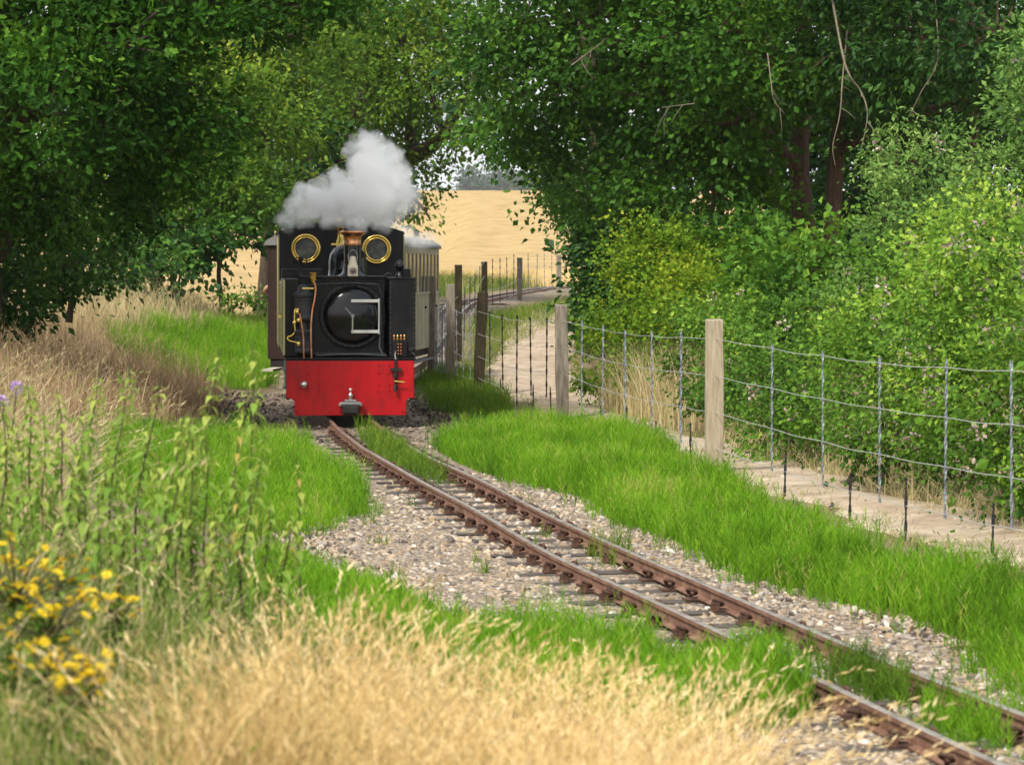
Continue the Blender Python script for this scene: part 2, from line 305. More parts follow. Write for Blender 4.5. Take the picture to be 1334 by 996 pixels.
# ---------------------------------------------------------------- the lie of the land
TC = np.array([(4.2, -2.0), (3.0, 3.0), (2.32, 5.8), (1.71, 8.59), (1.32, 10.49), (.87, 12.71), (.53, 14.42), (.26, 15.95), (-.655, 21.5), (-1.08, 24.1), (-1.60, 28.2),
               (-1.89, 31.5), (-2.10, 34.3), (-2.13, 37), (-1.90, 40.), (-1.62, 43.5), (-1.38, 48), (-1.02, 56), (-.55, 63), (.30, 72), (1.5, 80), (3.5, 88), (6.6, 95), (11, 100.5), (18, 105), (30, 109), (60, 112)])
def spline(C, n=8):
    C = np.asarray(C, float); out = []
    Q = np.vstack([2*C[0]-C[1], C, 2*C[-1]-C[-2]])
    for i in range(1, len(Q)-2):
        p0, p1, p2, p3 = Q[i-1], Q[i], Q[i+1], Q[i+2]
        for t in np.linspace(0, 1, n, endpoint=False):
            out.append(.5*(2*p1+(p2-p0)*t+(2*p0-5*p1+4*p2-p3)*t*t+(3*p1-p0-3*p2+p3)*t**3))
    out.append(C[-1]); return np.array(out)
TL = spline(TC)                                     # track centre line (x, y)
for _ in range(6): TL[1:-1] = .25*TL[:-2]+.5*TL[1:-1]+.25*TL[2:]
_near = TL[TL[:, 1] < 96]
def track_x(d): return np.interp(d, _near[:, 1], _near[:, 0])
def sst(a, b, x):
    t = np.clip((np.asarray(x, float)-a)/(b-a), 0, 1); return t*t*(3-2*t)
def base_z(d): return .85*sst(41, 58, d)+.17*sst(58, 84, d)
def rail_z(d): return base_z(d)
def terrain(x, d):
    x = np.asarray(x, float); d = np.asarray(d, float)
    s = track_x(np.clip(d, -2, 60))-x               # metres to the left of the track
    z = base_z(d)-.085-.024*(1-sst(.75, 1.25, np.abs(s)))
    left = sst(1.0, 4.6, s)*(.80+.12*sst(36, 48, d))*(1-sst(60, 85, d))
    z = z+left+.9*sst(5, 16, s)*(1-sst(60, 90, d))
    r = -s
    z = z+.9*sst(4.2, 9, r)*(1-sst(55, 85, d))
    z = z+8.4*sst(92, 320, d)-7*sst(330, 520, d)
    z = z-1.45*sst(2.6, 5.5, -x)*sst(43, 57, d)*(1-sst(130, 290, d))
    lump = .03*np.sin(x*2.1+d*.7)*np.sin(d*1.3-x*.6)+.02*np.sin(x*5.3+1.7*d)
    return z+lump*sst(1.0, 2.2, np.abs(s))*(1-sst(70, 90, d))
def to_px(x, d, z): return CX+F*x/d, HY+F*(EYE-z)/d
# ground: one sheet to the horizon
gx = np.unique(np.concatenate([np.arange(-12, 12.01, .3), np.linspace(-60, -12, 26), np.linspace(12, 60, 26), -np.geomspace(60, 2500, 16), np.geomspace(60, 2500, 16)]))
gd = np.unique(np.concatenate([np.arange(-6, 62, .35), np.linspace(62, 340, 80), np.geomspace(340, 3500, 24), -np.geomspace(6, 800, 8)]))
X, D = np.meshgrid(gx, gd); Z = terrain(X, D)
nx, nd = len(gx), len(gd); ii = np.arange(nx*nd).reshape(nd, nx)
Q = np.stack([ii[:-1, :-1], ii[:-1, 1:], ii[1:, 1:], ii[1:, :-1]], -1).reshape(-1, 4)
tag(link('ground', np_mesh('ground', np.stack([X, D, Z], -1).reshape(-1, 3), Q, smooth=True), 'soil'), 'dry earth and thin turf ground either side of the track', kind='structure')
def strip(name, mat, rows, off, nseg=10, jit=.06, step=.35):
    """sheet laid on the ground between a left and a right edge given by distance; ragged edges"""
    rows = np.array(rows, float); ds = np.arange(rows[0, 0], rows[-1, 0], step)
    L = np.interp(ds, rows[:, 0], rows[:, 1])+jit*(np.sin(ds*3.1)+np.sin(ds*7.7+1)+rng.normal(0, .6, len(ds)))
    Rr = np.interp(ds, rows[:, 0], rows[:, 2])+jit*(np.sin(ds*2.7+2)+np.sin(ds*6.9)+rng.normal(0, .6, len(ds)))
    t = np.linspace(0, 1, nseg+1); X = L[:, None]*(1-t)+Rr[:, None]*t; D = np.repeat(ds[:, None], nseg+1, 1)
    Z = terrain(X, D)+off*np.sin(np.pi*np.clip(t*6, 0, .5))*np.sin(np.pi*np.clip((1-t)*6, 0, .5)) - (t == 0)*.03-(t == 1)*.03
    ii = np.arange(X.size).reshape(X.shape); Q = np.stack([ii[:-1, :-1], ii[:-1, 1:], ii[1:, 1:], ii[1:, :-1]], -1).reshape(-1, 4)
    o = link(name, np_mesh(name, np.stack([X, D, Z], -1).reshape(-1, 3), Q, smooth=True), mat); o['kind'] = 'structure'; return o
PATH = [(4, 4.9, 7.2), (10, 3.4, 5.0), (13, 2.85, 4.25), (15, 2.55, 3.75), (18, 2.10, 3.10), (21.6, 1.58, 2.45), (25, 1.2, 1.95), (30, .62, 1.30), (33, .1, 1.1), (36, -.25, 1.0), (40, -.45, .95), (45, -.35, 1.0), (50, -.1, 1.25), (57, .5, 2.0), (65, 1.5, 3.2), (75, 3.4, 5.4), (84, 6.4, 8.6)]
strip('path', 'path_sand', PATH, .03)
bd = np.arange(2, 60, 2.)
strip('ballast_bed', 'ballast_bed', [(d, track_x(d)-1.05-.35*math.exp(-((d-17)/4)**2), track_x(d)+.95) for d in bd], .022, 12, .05)
strip('ballast_bed', 'ballast_bed', [(d, track_x(d)-.9, track_x(d)+.9) for d in np.arange(59.5, 94, 2.)], .03, 6, .05)
# standing corn on the hill
fx = np.concatenate([np.linspace(-260, -40, 24), np.linspace(-38, 38, 90), np.linspace(40, 260, 24)])
fd = np.concatenate([[91.0], np.linspace(91.3, 150, 60), np.geomspace(152, 345, 60)])
X, D = np.meshgrid(fx, fd); D = D+np.where(X > 8, (X-8)*.9, 0)*(D < 200)*(1-sst(100, 200, D)); Z = terrain(X, D)+.55; Z[0] -= .7
ii = np.arange(X.size).reshape(X.shape); Q = np.stack([ii[:-1, :-1], ii[:-1, 1:], ii[1:, 1:], ii[1:, :-1]], -1).reshape(-1, 4)
tag(link('field', np_mesh('field', np.stack([X, D, Z], -1).reshape(-1, 3), Q, smooth=True), 'field_crop'), 'ripe golden corn field climbing the hill behind the train', kind='structure')

# ---------------------------------------------------------------- track
SLP = []
trk = empty('railway_track', (track_x(20), 20, 0)); tag(trk, 'narrow gauge railway track with rusty rails curving in from the right', 'railway track')
TI = trk.matrix_world.copy(); tl0 = np.array((float(track_x(20)), 20, 0))
seg = np.linalg.norm(np.diff(TL, axis=0), axis=1); arc = np.concatenate([[0], np.cumsum(seg)])
def at_arc(a):
    p = np.array([np.interp(a, arc, TL[:, 0]), np.interp(a, arc, TL[:, 1])]); q = np.array([np.interp(a+.1, arc, TL[:, 0]), np.interp(a+.1, arc, TL[:, 1])])
    t = (q-p)/np.linalg.norm(q-p); return p, t
PROF = [(-.034, -.075), (.034, -.075), (.034, -.069), (.006, -.062), (.005, -.024), (.0165, -.019), (.0165, -.002), (.012, 0), (-.012, 0), (-.0165, -.002), (-.0165, -.019), (-.005, -.024), (-.006, -.062), (-.034, -.069)]
amax = arc[-1]-1
al = np.concatenate([np.arange(3, 45, .4), np.arange(45, amax, 1.)])
for side in (-1, 1):
    V = []; n = len(PROF)
    for a in al:
        p, t = at_arc(a); nrm = np.array((t[1], -t[0])); w = .005*math.sin(a*1.7+side)*(a < 45)
        for u, h in PROF:
            q = p+nrm*(side*.2055+u+w*.4); V.append((q[0]-tl0[0], q[1]-tl0[1], float(rail_z(p[1]))+h+.006*math.sin(a*1.1+side*2)*(a < 26)))
    V = np.array(V); m = len(al); fs = []; mi = []
    for k in range(m-1):
        for j in range(n):
            q = (j+1) % n; fs.append((k*n+j, k*n+q, (k+1)*n+q, (k+1)*n+j)); mi.append(1 if j in (6, 7, 8) else 0)
    me = np_mesh('rail', V, np.array(fs)); me.materials.append(MATS['rail_rust']); me.materials.append(MATS['rail_head']); me.polygons.foreach_set('material_index', mi)
    link('rail', me, None, trk)
SL = [MB().box(-.40-.02*k, .40+.02*(k % 2), -.06, .06, -.11, 0).mesh('sleeper', .006) for k in range(3)]
for q in SL:
    for v in q.vertices: v.co += mathutils.Vector((random.uniform(-.006, .006), random.uniform(-.006, .006), random.uniform(-.004, .004)))
    q.materials.append(MATS['sleeper_wood'])
plate = MB().box(-.095, .095, -.042, .042, 0, .012).mesh('rail_chair', .003); plate.materials.append(MATS['chair_rust'])
lug = MB().box(-.018, .018, -.02, .02, 0, .034).mesh('lug', .004); lug.materials.append(MATS['chair_rust'])
bolt = MB().lathe([(.012, 0), (.012, .02), (.009, .026)], n=6, smooth=False).mesh('bolt'); bolt.materials.append(MATS['chair_rust'])
clip_pts = [(.0, -.03, .010), (.02, -.03, .026), (.036, -.012, .040), (.034, .012, .044), (.014, .024, .038), (-.002, .012, .026), (-.004, -.012, .018), (.016, -.024, .012)]
clip = MB().tube(spline(clip_pts, 3), .0085, 6).mesh('spring_clip'); clip.materials.append(MATS['chair_rust'])
a = arc[np.argmin(np.abs(TL[:, 1]-7.2))]; k = 0
while True:
    p, t = at_arc(a)
    if p[1] > 27.2: break
    ang = math.atan2(-t[0], t[1])+random.uniform(-.03, .03)
    SLP.append((p, t)); s = link('sleeper', SL[k % 3], None, trk); s.location = (p[0]-tl0[0], p[1]-tl0[1], -.080+random.uniform(-.004, .004)); s.rotation_euler = (0, random.uniform(-.012, .012), ang)
    for side in (-1, 1):
        c = link('rail_chair', plate, None, trk); co = mathutils.Matrix.Rotation(ang, 4, 'Z') @ mathutils.Vector((side*.2055, random.uniform(-.01, .01), .001)); c.location = s.location+co; c.rotation_euler = (0, 0, ang)
        for q in (-1, 1):
            e = link('spring_clip', clip, None, c); e.location = (q*.040, random.uniform(-.006, .006), .010); e.rotation_euler = (0, 0, (0 if q > 0 else math.pi)+random.uniform(-.3, .3))
            if random.random() < .85:
                e = link('lug', lug, None, c); e.location = (q*.075, random.uniform(-.015, .015), .010); e.rotation_euler = (0, 0, random.uniform(-.2, .2))
    a += .455+random.uniform(-.02, .02); k += 1
for side, d0 in ((-1, 13.55), (1, 12.3), (-1, 9.9), (1, 18.7), (-1, 20.2)):     # joints
    a0 = np.interp(d0, _near[:, 1], np.interp(_near[:, 1], TL[:len(_near), 1], arc[:len(_near)])); p, t = at_arc(a0); nrm = np.array((t[1], -t[0]))
    for q in (-1, 1):
        mb = MB().box(-.007, .007, -.13, .13, -.058, -.024)
        for y in (-.09, -.035, .035, .09): mb.lathe([(.011, 0), (.011, .014)], (q*.007, y, -.04), 'x', 6, smooth=False) if q > 0 else mb.box(-.02, -.007, y-.009, y+.009, -.05, -.031)
        f = mb.build('fishplate', 'chair_rust', trk); c = p+nrm*(side*.2055+q*.0135); f.location = (c[0]-tl0[0], c[1]-tl0[1], 0); f.rotation_euler = (0, 0, math.atan2(-t[0], t[1]))

# ballast stones
GREEN = {
 'bright feathery horsetail bank between the track and the wire fence': ('horsetail', 24500, 10, (8.2, 30), .235, [(560, 605), (585, 582), (640, 572), (720, 572), (830, 575), (905, 628), (1000, 680), (1100, 724), (1200, 760), (1334, 808), (1440, 840), (1800, 960), (1800, 1180), (1440, 985), (1334, 905), (1265, 868), (1240, 830), (1160, 803), (1080, 790), (1000, 764), (945, 740), (860, 704), (810, 684), (760, 652), (640, 622)]),
 'horsetail growing between the rails just ahead of the locomotive': ('horsetail_dull', 1700, 9, (20, 27.5), .20, [(470, 570), (540, 585), (600, 618), (590, 632), (555, 632), (505, 612)]),
 'bright horsetail patch left of the rails below the locomotive': ('horsetail', 8500, 10, (15.5, 30), .21, [(150, 570), (300, 572), (430, 592), (470, 612), (492, 636), (470, 680), (380, 700), (250, 690), (150, 640)]),
 'horsetail strip along the left edge of the pale ballast': ('horsetail', 11000, 11, (8.5, 17), .23, [(340, 760), (420, 775), (520, 822), (640, 866), (760, 872), (860, 884), (960, 893), (1048, 905), (1062, 922), (960, 955), (900, 968), (800, 952), (650, 915), (500, 890), (380, 840)]),
 'horsetail clump between the rails at lower right': ('horsetail_dull', 800, 11, (8.5, 12), .17, [(1078, 872), (1150, 880), (1232, 900), (1222, 928), (1120, 908)]),
 'small horsetail clump at the right rail by the picture edge': ('horsetail', 340, 11, (8, 10.5), .17, [(1248, 945), (1320, 955), (1312, 978), (1262, 974)]),
 'tiny horsetail tuft against the left rail': ('horsetail', 60, 10, (9, 13), .2, [(972, 838), (1003, 845), (995, 855), (975, 850)]),
 'small horsetail tuft inside the right rail halfway along': ('horsetail_dull', 90, 10, (12, 17), .2, [(782, 722), (815, 732), (808, 742), (786, 736)]),
 'bright grass patch on the slope left of the carriage': ('horsetail', 8500, 9, (34, 52), .30, [(140, 440), (240, 428), (352, 428), (352, 505), (300, 508), (230, 490), (160, 465)]),
 'rough grass between the locomotive and the leaning fence post': ('horsetail_dull', 3000, 8, (27, 44), .24, [(545, 486), (600, 488), (650, 520), (668, 548), (600, 548), (560, 532)]),
 'grass verge between the far track and the path': ('horsetail_dull', 2200, 7, (42, 72), .15, [(600, 415), (745, 397), (745, 406), (690, 420), (640, 432), (610, 440)]),
}
STONE_FREE = [v[5] for v in GREEN.values()]
ICO = bmesh.new(); bmesh.ops.create_icosphere(ICO, subdivisions=1, radius=1); IV = np.array([v.co for v in ICO.verts]); IF = np.array([[v.index for v in f.verts] for f in ICO.faces]); ICO.free()
def stones(name, x, d, size, mat, label, lift=.0, smooth=False):
    N = len(x); z = terrain(x, d)+.012+lift
    tv = np.repeat(IV[None], N, 0)*(1+rng.normal(0, .20, (N, len(IV), 1)))
    tv = tv*np.stack([rng.uniform(.75, 1.3, N), rng.uniform(.6, 1.0, N), rng.uniform(.4, .75, N)], 1)[:, None, :]
    q = rng.normal(size=(N, 3)); q[:, 2] += 1.6*rng.choice([-1, 1], N); w = unit(q); u = unit(np.cross(w, rng.normal(size=(N, 3)))); v = np.cross(w, u)
    V = (tv[..., 0, None]*u[:, None]+tv[..., 1, None]*v[:, None]+tv[..., 2, None]*w[:, None])*size[:, None, None]*.5
    V += np.stack([x, d, z+size*.12], 1)[:, None]
    Fc = (IF[None]+np.arange(N)[:, None, None]*len(IV)).reshape(-1, 3); TRI[0] += len(Fc)
    o = link(name, np_mesh(name, V.reshape(-1, 3), Fc, np.repeat(rng.random(N), len(IF)), smooth), mat); tag(o, label, 'gravel', kind='stuff'); return o
def scat(n, d0, d1, s0, s1):
    d = rng.uniform(d0, d1, n); s = rng.uniform(s0, s1, n); return track_x(d)+s, d
def in_poly(px, py, poly):
    ins = np.zeros(len(px), bool); j = len(poly)-1
    for i in range(len(poly)):
        xi, yi = poly[i]; xj, yj = poly[j]
        c = ((yi > py) != (yj > py)) & (px < (xj-xi)*(py-yi)/(yj-yi+1e-9)+xi); ins ^= c; j = i
    return ins
xs, ds = [], []
for n, d0, d1, s0, s1 in ((14500, 7.4, 13, -1.3, .95), (19500, 13, 20.5, -1.6, .9), (2600, 20.5, 26, -.9, .9)):
    x, d = scat(n, d0, d1, s0, s1); xs.append(x); ds.append(d)
x = np.concatenate(xs); d = np.concatenate(ds)
keep = np.abs(np.abs(x-track_x(d))-.2055) > .045
for p_, t_ in SLP:
    al_ = (x-p_[0])*t_[0]+(d-p_[1])*t_[1]; ac_ = (x-p_[0])*t_[1]-(d-p_[1])*t_[0]; keep &= ~((np.abs(al_) < .068) & (np.abs(ac_) < .43) & (rng.random(len(x)) < .45))
u_, v_ = to_px(x, d, terrain(x, d))
for q_ in STONE_FREE: keep &= ~(in_poly(u_, v_, q_) & (rng.random(len(x)) < .8))
x, d = x[keep], d[keep]
stones('gravel', x, d, np.clip(rng.lognormal(math.log(.025), .38, len(x)), .012, .065), 'stone', 'pale flint ballast stones heaped around the rails')
x, d = scat(5200, 25, 36, -2.1, 1.15); k2 = (d < 28.4) | (x < track_x(d)-.35) | (x > track_x(d)+.3)
stones('gravel', x[k2], d[k2], np.clip(rng.lognormal(math.log(.042), .35, k2.sum()), .02, .09), 'stone_dark', 'dark ballast stones under and beside the locomotive')  # larger stones in darker browns around the engine

# ---------------------------------------------------------------- grasses
def blades(x, d, h, lean, w, var, seg=3, curl=.5, zoff=-.02):
    """bending tapered blades"""
    N = len(x); z = terrain(x, d)+zoff; a = rng.uniform(0, 2*math.pi, N); dirn = np.stack([np.cos(a), np.sin(a)], 1)
    b = rng.uniform(0, 2*math.pi, N); wd = np.stack([np.cos(b), np.sin(b)*.6], 1)
    V = np.zeros((N, 2*seg+1, 3))
    for k in range(seg+1):
        t = k/seg; r = lean*h*(t**(1+curl*2)); c = np.stack([x+dirn[:, 0]*r, d+dirn[:, 1]*r, z+h*(t-.18*lean*t*t)], 1)
        ww = w*(1-t*.75)*.5
        if k < seg:
            V[:, 2*k] = c; V[:, 2*k+1] = c
            V[:, 2*k, :2] -= wd*ww[:, None]; V[:, 2*k+1, :2] += wd*ww[:, None]
        else: V[:, 2*k] = c
    f = []
    for k in range(seg-1): f += [(2*k, 2*k+1, 2*k+3), (2*k, 2*k+3, 2*k+2)]
    f.append((2*seg-2, 2*seg-1, 2*seg)); f = np.array(f)
    Fc = (f[None]+np.arange(N)[:, None, None]*(2*seg+1)).reshape(-1, 3); TRI[0] += len(Fc)
    tip = V[:, -1]; td = np.stack([dirn[:, 0]*lean, dirn[:, 1]*lean, np.full(N, .55)], 1)
    return (V.reshape(-1, 3), Fc, np.repeat(var, len(f))), tip, unit(td)
def horsetail(x, d, h, nb, var):
    """stems with whorls of fine upswept branches"""
    N = len(x); z = terrain(x, d)-.015
    ln = rng.normal(0, .16, (N, 2)); top = np.stack([x+ln[:, 0]*h, d+ln[:, 1]*h, z+h], 1); bot = np.stack([x, d, z], 1)
    parts = []
    def thin(b, t, w, v):
        n = len(b); s = np.stack([np.ones(n), rng.normal(0, .3, n), np.zeros(n)], 1)*w[:, None]*.5
        V = np.stack([b-s, b+s, t], 1).reshape(-1, 3); Fc = np.arange(n*3).reshape(-1, 3); TRI[0] += n; return V, Fc, v
    parts.append(thin(bot, top, np.full(N, .007), var-.15))
    for k in range(nb):
        t = .12+.8*(k+rng.random(N))/nb; c = bot+(top-bot)*t[:, None]; a = rng.uniform(0, 6.283, N); L = h*(.36*(1-t)+.15)*rng.uniform(.7, 1.3, N)
        tip = c+np.stack([np.cos(a)*L*.58, np.sin(a)*L*.58, L*.78], 1); parts.append(thin(c, tip, rng.uniform(.003, .0052, N), var+.22*(t-.45)+rng.normal(0, .07, N)))  # upper branches get a lighter tone: light from above put into the colour
    return join_np(parts)
def pts_in(poly, n, d0, d1):
    """ground points whose place lies in a surveyed outline"""
    px = np.array([p[0] for p in poly]); x0 = min((px-CX)/F*d0); x0 = min(x0, min((px-CX)/F*d1)); x1 = max(max((px-CX)/F*d0), max((px-CX)/F*d1))
    X = []; D = []; got = 0
    for _ in range(60):
        x = rng.uniform(x0, x1, n*2); d = rng.uniform(d0, d1, n*2); z = terrain(x, d); u, v = to_px(x, d, z); w_ = np.clip(F/d, 80, 400)*.055; u = u+w_*(rng.normal(0, 1.1, len(u))+1.0*np.sin(x*7+d*3)+.7*np.sin(d*11-x*5)); v = v+w_*.5*rng.normal(0, .9, len(u)); k = in_poly(u, v, poly); X.append(x[k]); D.append(d[k]); got += k.sum()
        if got >= n: break
    return np.concatenate(X)[:n], np.concatenate(D)[:n]
def vnoise(x, d, f=1.0, o=0): return .5+.25*np.sin(x*2.3*f+1.3*np.sin(d*1.1*f+o))+.25*np.sin(d*1.7*f+2.1*np.sin(x*1.4*f+o))
def stuff(name, parts, mat, label, cat):
    V, Fc, A = join_np(parts); o = link(name, np_mesh(name, V, Fc, A), mat); return tag(o, label, cat, kind='stuff')
for lab, (mt, n, nb, (d0, d1), h, poly) in GREEN.items():
    x, d = pts_in(poly, n, d0, d1); v = .08+.5*vnoise(x, d, 1.2)+.35*vnoise(x, d, 3.7, 4)+rng.normal(0, .14, len(x)); v = np.where(rng.random(len(x)) < .03, 1, v)
    hh = h*(.5+.5*vnoise(x, d, 1.3, 2)+.35*vnoise(x, d, 4.1, 1))*rng.uniform(.4, 1.3, len(x)); on_rail = np.abs(np.abs(x-track_x(d))-.2055) < .045; sl_ = x-track_x(d); on_rail |= (sl_ > -.62) & (sl_ < .50) & (('rails' not in lab or 'left of' in lab) & ('rail ' not in lab) & (d > 10.6)); on_rail |= (np.abs(sl_) > .15) & ('just ahead' in lab or 'clump between' in lab); x, d, hh, v = x[~on_rail], d[~on_rail], hh[~on_rail], v[~on_rail]
    stuff('horsetail_grass' if 'horse' in lab else 'grass', [horsetail(x, d, hh, nb, v)], mt, lab, 'grass')
# stray tufts in the stones
x, d = scat(420, 8, 21, -1.6, 1.35); cl = rng.random(420); x = np.repeat(x[::6], 6)+rng.normal(0, .03, 420); d = np.repeat(d[::6], 6)+rng.normal(0, .04, 420)
k2 = np.abs(np.abs(x-track_x(d))-.2055) > .05
stuff('grass', [horsetail(x[k2], d[k2], rng.uniform(.05, .13, k2.sum()), 7, rng.uniform(.2, .9, k2.sum()))], 'horsetail_dull', 'stray green tufts sprouting through the ballast', 'grass')
def heads(tip, td, L, w, var):
    n = len(tip); pts = []
    k = rng.random((n, 6)); c = tip[:, None]+td[:, None]*(np.linspace(0, 1, 6)[None, :, None]*L[:, None, None])+np.array((0, 0, -1))*(np.linspace(0, 1, 6)**2)[None, :, None]*(L*.25)[:, None, None]
    c = c.reshape(-1, 3); t = np.repeat(td, 6, 0)+rng.normal(0, .3, (n*6, 3)); return leaf_verts(LEAFH, c, t, rng.normal(size=(n*6, 3)), np.repeat(L, 6)*.16+np.repeat(w, 6)*rng.uniform(.4, 1.2, n*6), np.repeat(var, 6)+rng.normal(0, .1, n*6))
def dry(name, lab, mat, n, poly, dr, h, lean, w, head=.3, hl=.10, hw=.035, hsd=.25, xy=None, vb=.25):
    x, d = xy if xy is not None else pts_in(poly, n, *dr); n = len(x); hh = h*rng.uniform(1-hsd*2, 1+hsd, n)*(.75+.5*vnoise(x, d, 1.3)); v = vb+.5*vnoise(x, d, 2.0, 1)+rng.normal(0, .22, n)
    ln = np.abs(rng.normal(lean, lean*.5, n)); p, tip, td = blades(x, d, hh, ln, w*rng.uniform(.7, 1.3, n), v)
    parts = [p]; k = rng.random(n) < head
    if k.any(): parts.append(heads(tip[k]-td[k]*hl*.3, td[k], np.full(k.sum(), hl)*rng.uniform(.7, 1.3, k.sum()), np.full(k.sum(), hw), v[k]+.15))
    return stuff(name, parts, mat, lab, 'grass')
def near_pts(n, d0, d1, x0, x1):
    d = rng.uniform(d0, d1, n); return rng.uniform(x0, x1, n)*d/F*1.0, d
# foreground bank: straw, green undergrowth, tall pale stems (x given as px offset at that distance)
x, d = near_pts(11500, 5.0, 7.9, -470, 300); u_, v_ = to_px(x, d, terrain(x, d)); k2 = (x < track_x(d)-1.25) & (v_ > 1012+np.maximum(0, 420-u_)*.25+np.maximum(0, u_-760)*.12)
dry('dry_grass', 'golden seeding straw grass in the near foreground', 'straw', 0, None, None, .40, .5, .0050, .35, .10, .012, .3, (x[k2], d[k2]))
x, d = near_pts(420, 6.2, 8.2, -330, 330); k2 = (x < track_x(d)-1.2)
dry('dry_grass', 'arching straw stems with plump seed heads above the foreground grass', 'straw', 0, None, None, .44, .9, .003, 1.0, .13, .015, .2, (x[k2], d[k2]), .35)
x, d = near_pts(7000, 5.0, 9.8, -720, -170)
dry('grass', 'mixed green and straw undergrowth on the bank at lower left', 'grass_mix', 0, None, None, .26, .4, .005, .12, .07, .012, .3, (x, d), .1)
x, d = near_pts(2600, 5.2, 9.3, -720, -60)
dry('dry_grass', 'pale dead grass tangled among the nettles', 'straw_pale', 0, None, None, .30, .5, .0045, .25, .09, .013, .3, (x, d))
# left edge: pale bent tall grass, brown bank, far tall grass
x, d = near_pts(1000, 11, 15, -740, -595)
dry('dry_grass', 'tall pale bent grass at the left picture edge', 'straw_pale', 0, None, None, .55, .85, .007, .45, .14, .018, .3, (x, d), .35)
dry('dry_grass', 'brown dead grass bank below the left oak', 'straw_brown', 8000, [(-60, 420), (150, 420), (260, 500), (280, 555), (160, 570), (-60, 560)], (17, 42), .40, .45, .007, .25, .10, .016, .3)
dry('dry_grass', 'tawny tall grass fringe under the left trees', 'straw_pale', 7500, [(-40, 376), (120, 378), (270, 388), (285, 430), (200, 440), (60, 445), (-40, 445)], (34, 52), .46, .35, .009, .35, .12, .026, .3)
dry('dry_grass', 'short tawny grass left of the carriage, below the field', 'straw_pale', 4200, [(245, 392), (356, 394), (356, 440), (245, 438)], (36, 60), .26, .35, .009, .3, .08, .02, .3)
dry('dry_grass', 'low reddish dead grass beside the ballast left of the locomotive', 'straw_brown', 5500, [(150, 470), (230, 485), (290, 512), (275, 545), (190, 560), (130, 540)], (26, 42), .16, .6, .008, .1, .06, .02, .3, None, .05)
dry('dry_grass', 'short trampled grass along the foot of the bramble hedge', 'straw_pale', 8000, [(770, 520), (870, 548), (1010, 602), (1150, 648), (1334, 705), (1334, 655), (1200, 615), (1000, 560), (880, 500), (770, 490)], (16, 34), .22, .6, .007, .2, .07, .025, .3)
dry('grass', 'weedy green edge of the field beyond the far track', 'grass_mix', 5000, [(560, 368), (760, 356), (760, 365), (640, 378), (560, 388)], (60, 95), .42, .3, .02, .1, .1, .04, .3, None, .25)
dry('grass', 'sparse turf along the path edges', 'grass_mix', 7000, [(600, 500), (745, 405), (745, 395), (600, 420)], (36, 70), .16, .4, .008, .1, .06, .02, .3)

n = 11000; d = rng.uniform(3.5, 34, n); x = track_x(d)-rng.uniform(2.0, 9, n); u_, v_ = to_px(x, d, terrain(x, d)); k = (u_ < -20) & (u_ > -1500)
dry('dry_grass', 'dry meadow grass over the bank top left of the picture', 'straw_pale', 0, None, None, .38, .5, .014, .15, .12, .02, .3, (x[k], d[k]), .3)
pr = np.array(PATH, float)
for side, lab, n in ((1, 'ragged turf tufts on the fence side of the path', 5200), (2, 'ragged turf and litter tufts on the hedge side of the path', 5200)):
    d = rng.uniform(13, 50, n); x = np.interp(d, pr[:, 0], pr[:, side])+rng.normal(0, .13, n)+.1*np.sin(d*3.3); k = vnoise(x, d, 2.5) > .35
    dry('grass', lab, 'grass_mix', 0, None, None, .10, .6, .006, .1, .05, .02, .3, (x[k], d[k]), .3)
d = rng.uniform(13, 48, 2600); x = np.interp(d, pr[:, 0], pr[:, 1])+(np.interp(d, pr[:, 0], pr[:, 2])-np.interp(d, pr[:, 0], pr[:, 1]))*rng.random(2600)
stones('gravel', x, d, np.clip(rng.lognormal(math.log(.022), .4, 2600), .01, .06), 'stone', 'loose pebbles scattered over the sandy path')
# ---------------------------------------------------------------- locomotive (local: x right, y back, z up from the rail)
LH = .090
loco = empty('steam_locomotive', (-1.605, 28.2, 0), math.atan(LH)); tag(loco, 'black narrow gauge steam tank locomotive with red buffer beam and copper capped chimney', 'locomotive')
def lx(px, py, y):          # photo survey to loco-local x, z at depth y behind the beam
    d = 28.2+y; return (px-CX)/F*d-(-1.605-LH*y), EYE-(py-HY)/F*d
# buffer beam
w, wl = .632, .552
beam = MB().prism([(-w, .59), (w, .59), (w, .215), (wl+.03, .215), (wl, .185), (wl, .045), (-wl, .045), (-wl, .185), (-wl-.03, .215), (-w, .215)], 0, .045).build('buffer_beam', 'loco_red', loco, .006)
MB().prism([(-w-.004, .598), (w+.004, .598), (w+.004, .20), (w-.03, .20), (w-.03, .23), (w-.012, .23), (w-.012, .575), (-w+.012, .575), (-w+.012, .23), (-w-.004, .23)][:4]+[(wl+.05, .20), (wl+.05, .55), (-wl-.05, .55), (-wl-.05, .20), (-w-.004, .20)], .047, .075).build('beam_backing', 'loco_frame', loco, .003)
rv = MB().lathe([(.011, 0), (.010, -.007), (.005, -.011)], axis='y', n=8).mesh('rivet'); rv.materials.append(MATS['loco_red'])
for x in (-.42, -.31, .285, .385):
    for z in (.545, .465, .345, .285): link('rivet', rv, None, beam).location = (x, -.0005, z)
for x in (-.52, -.2, -.1, 0, .1, .2, .52): link('rivet', rv, None, beam).location = (x, -.0005, .085)
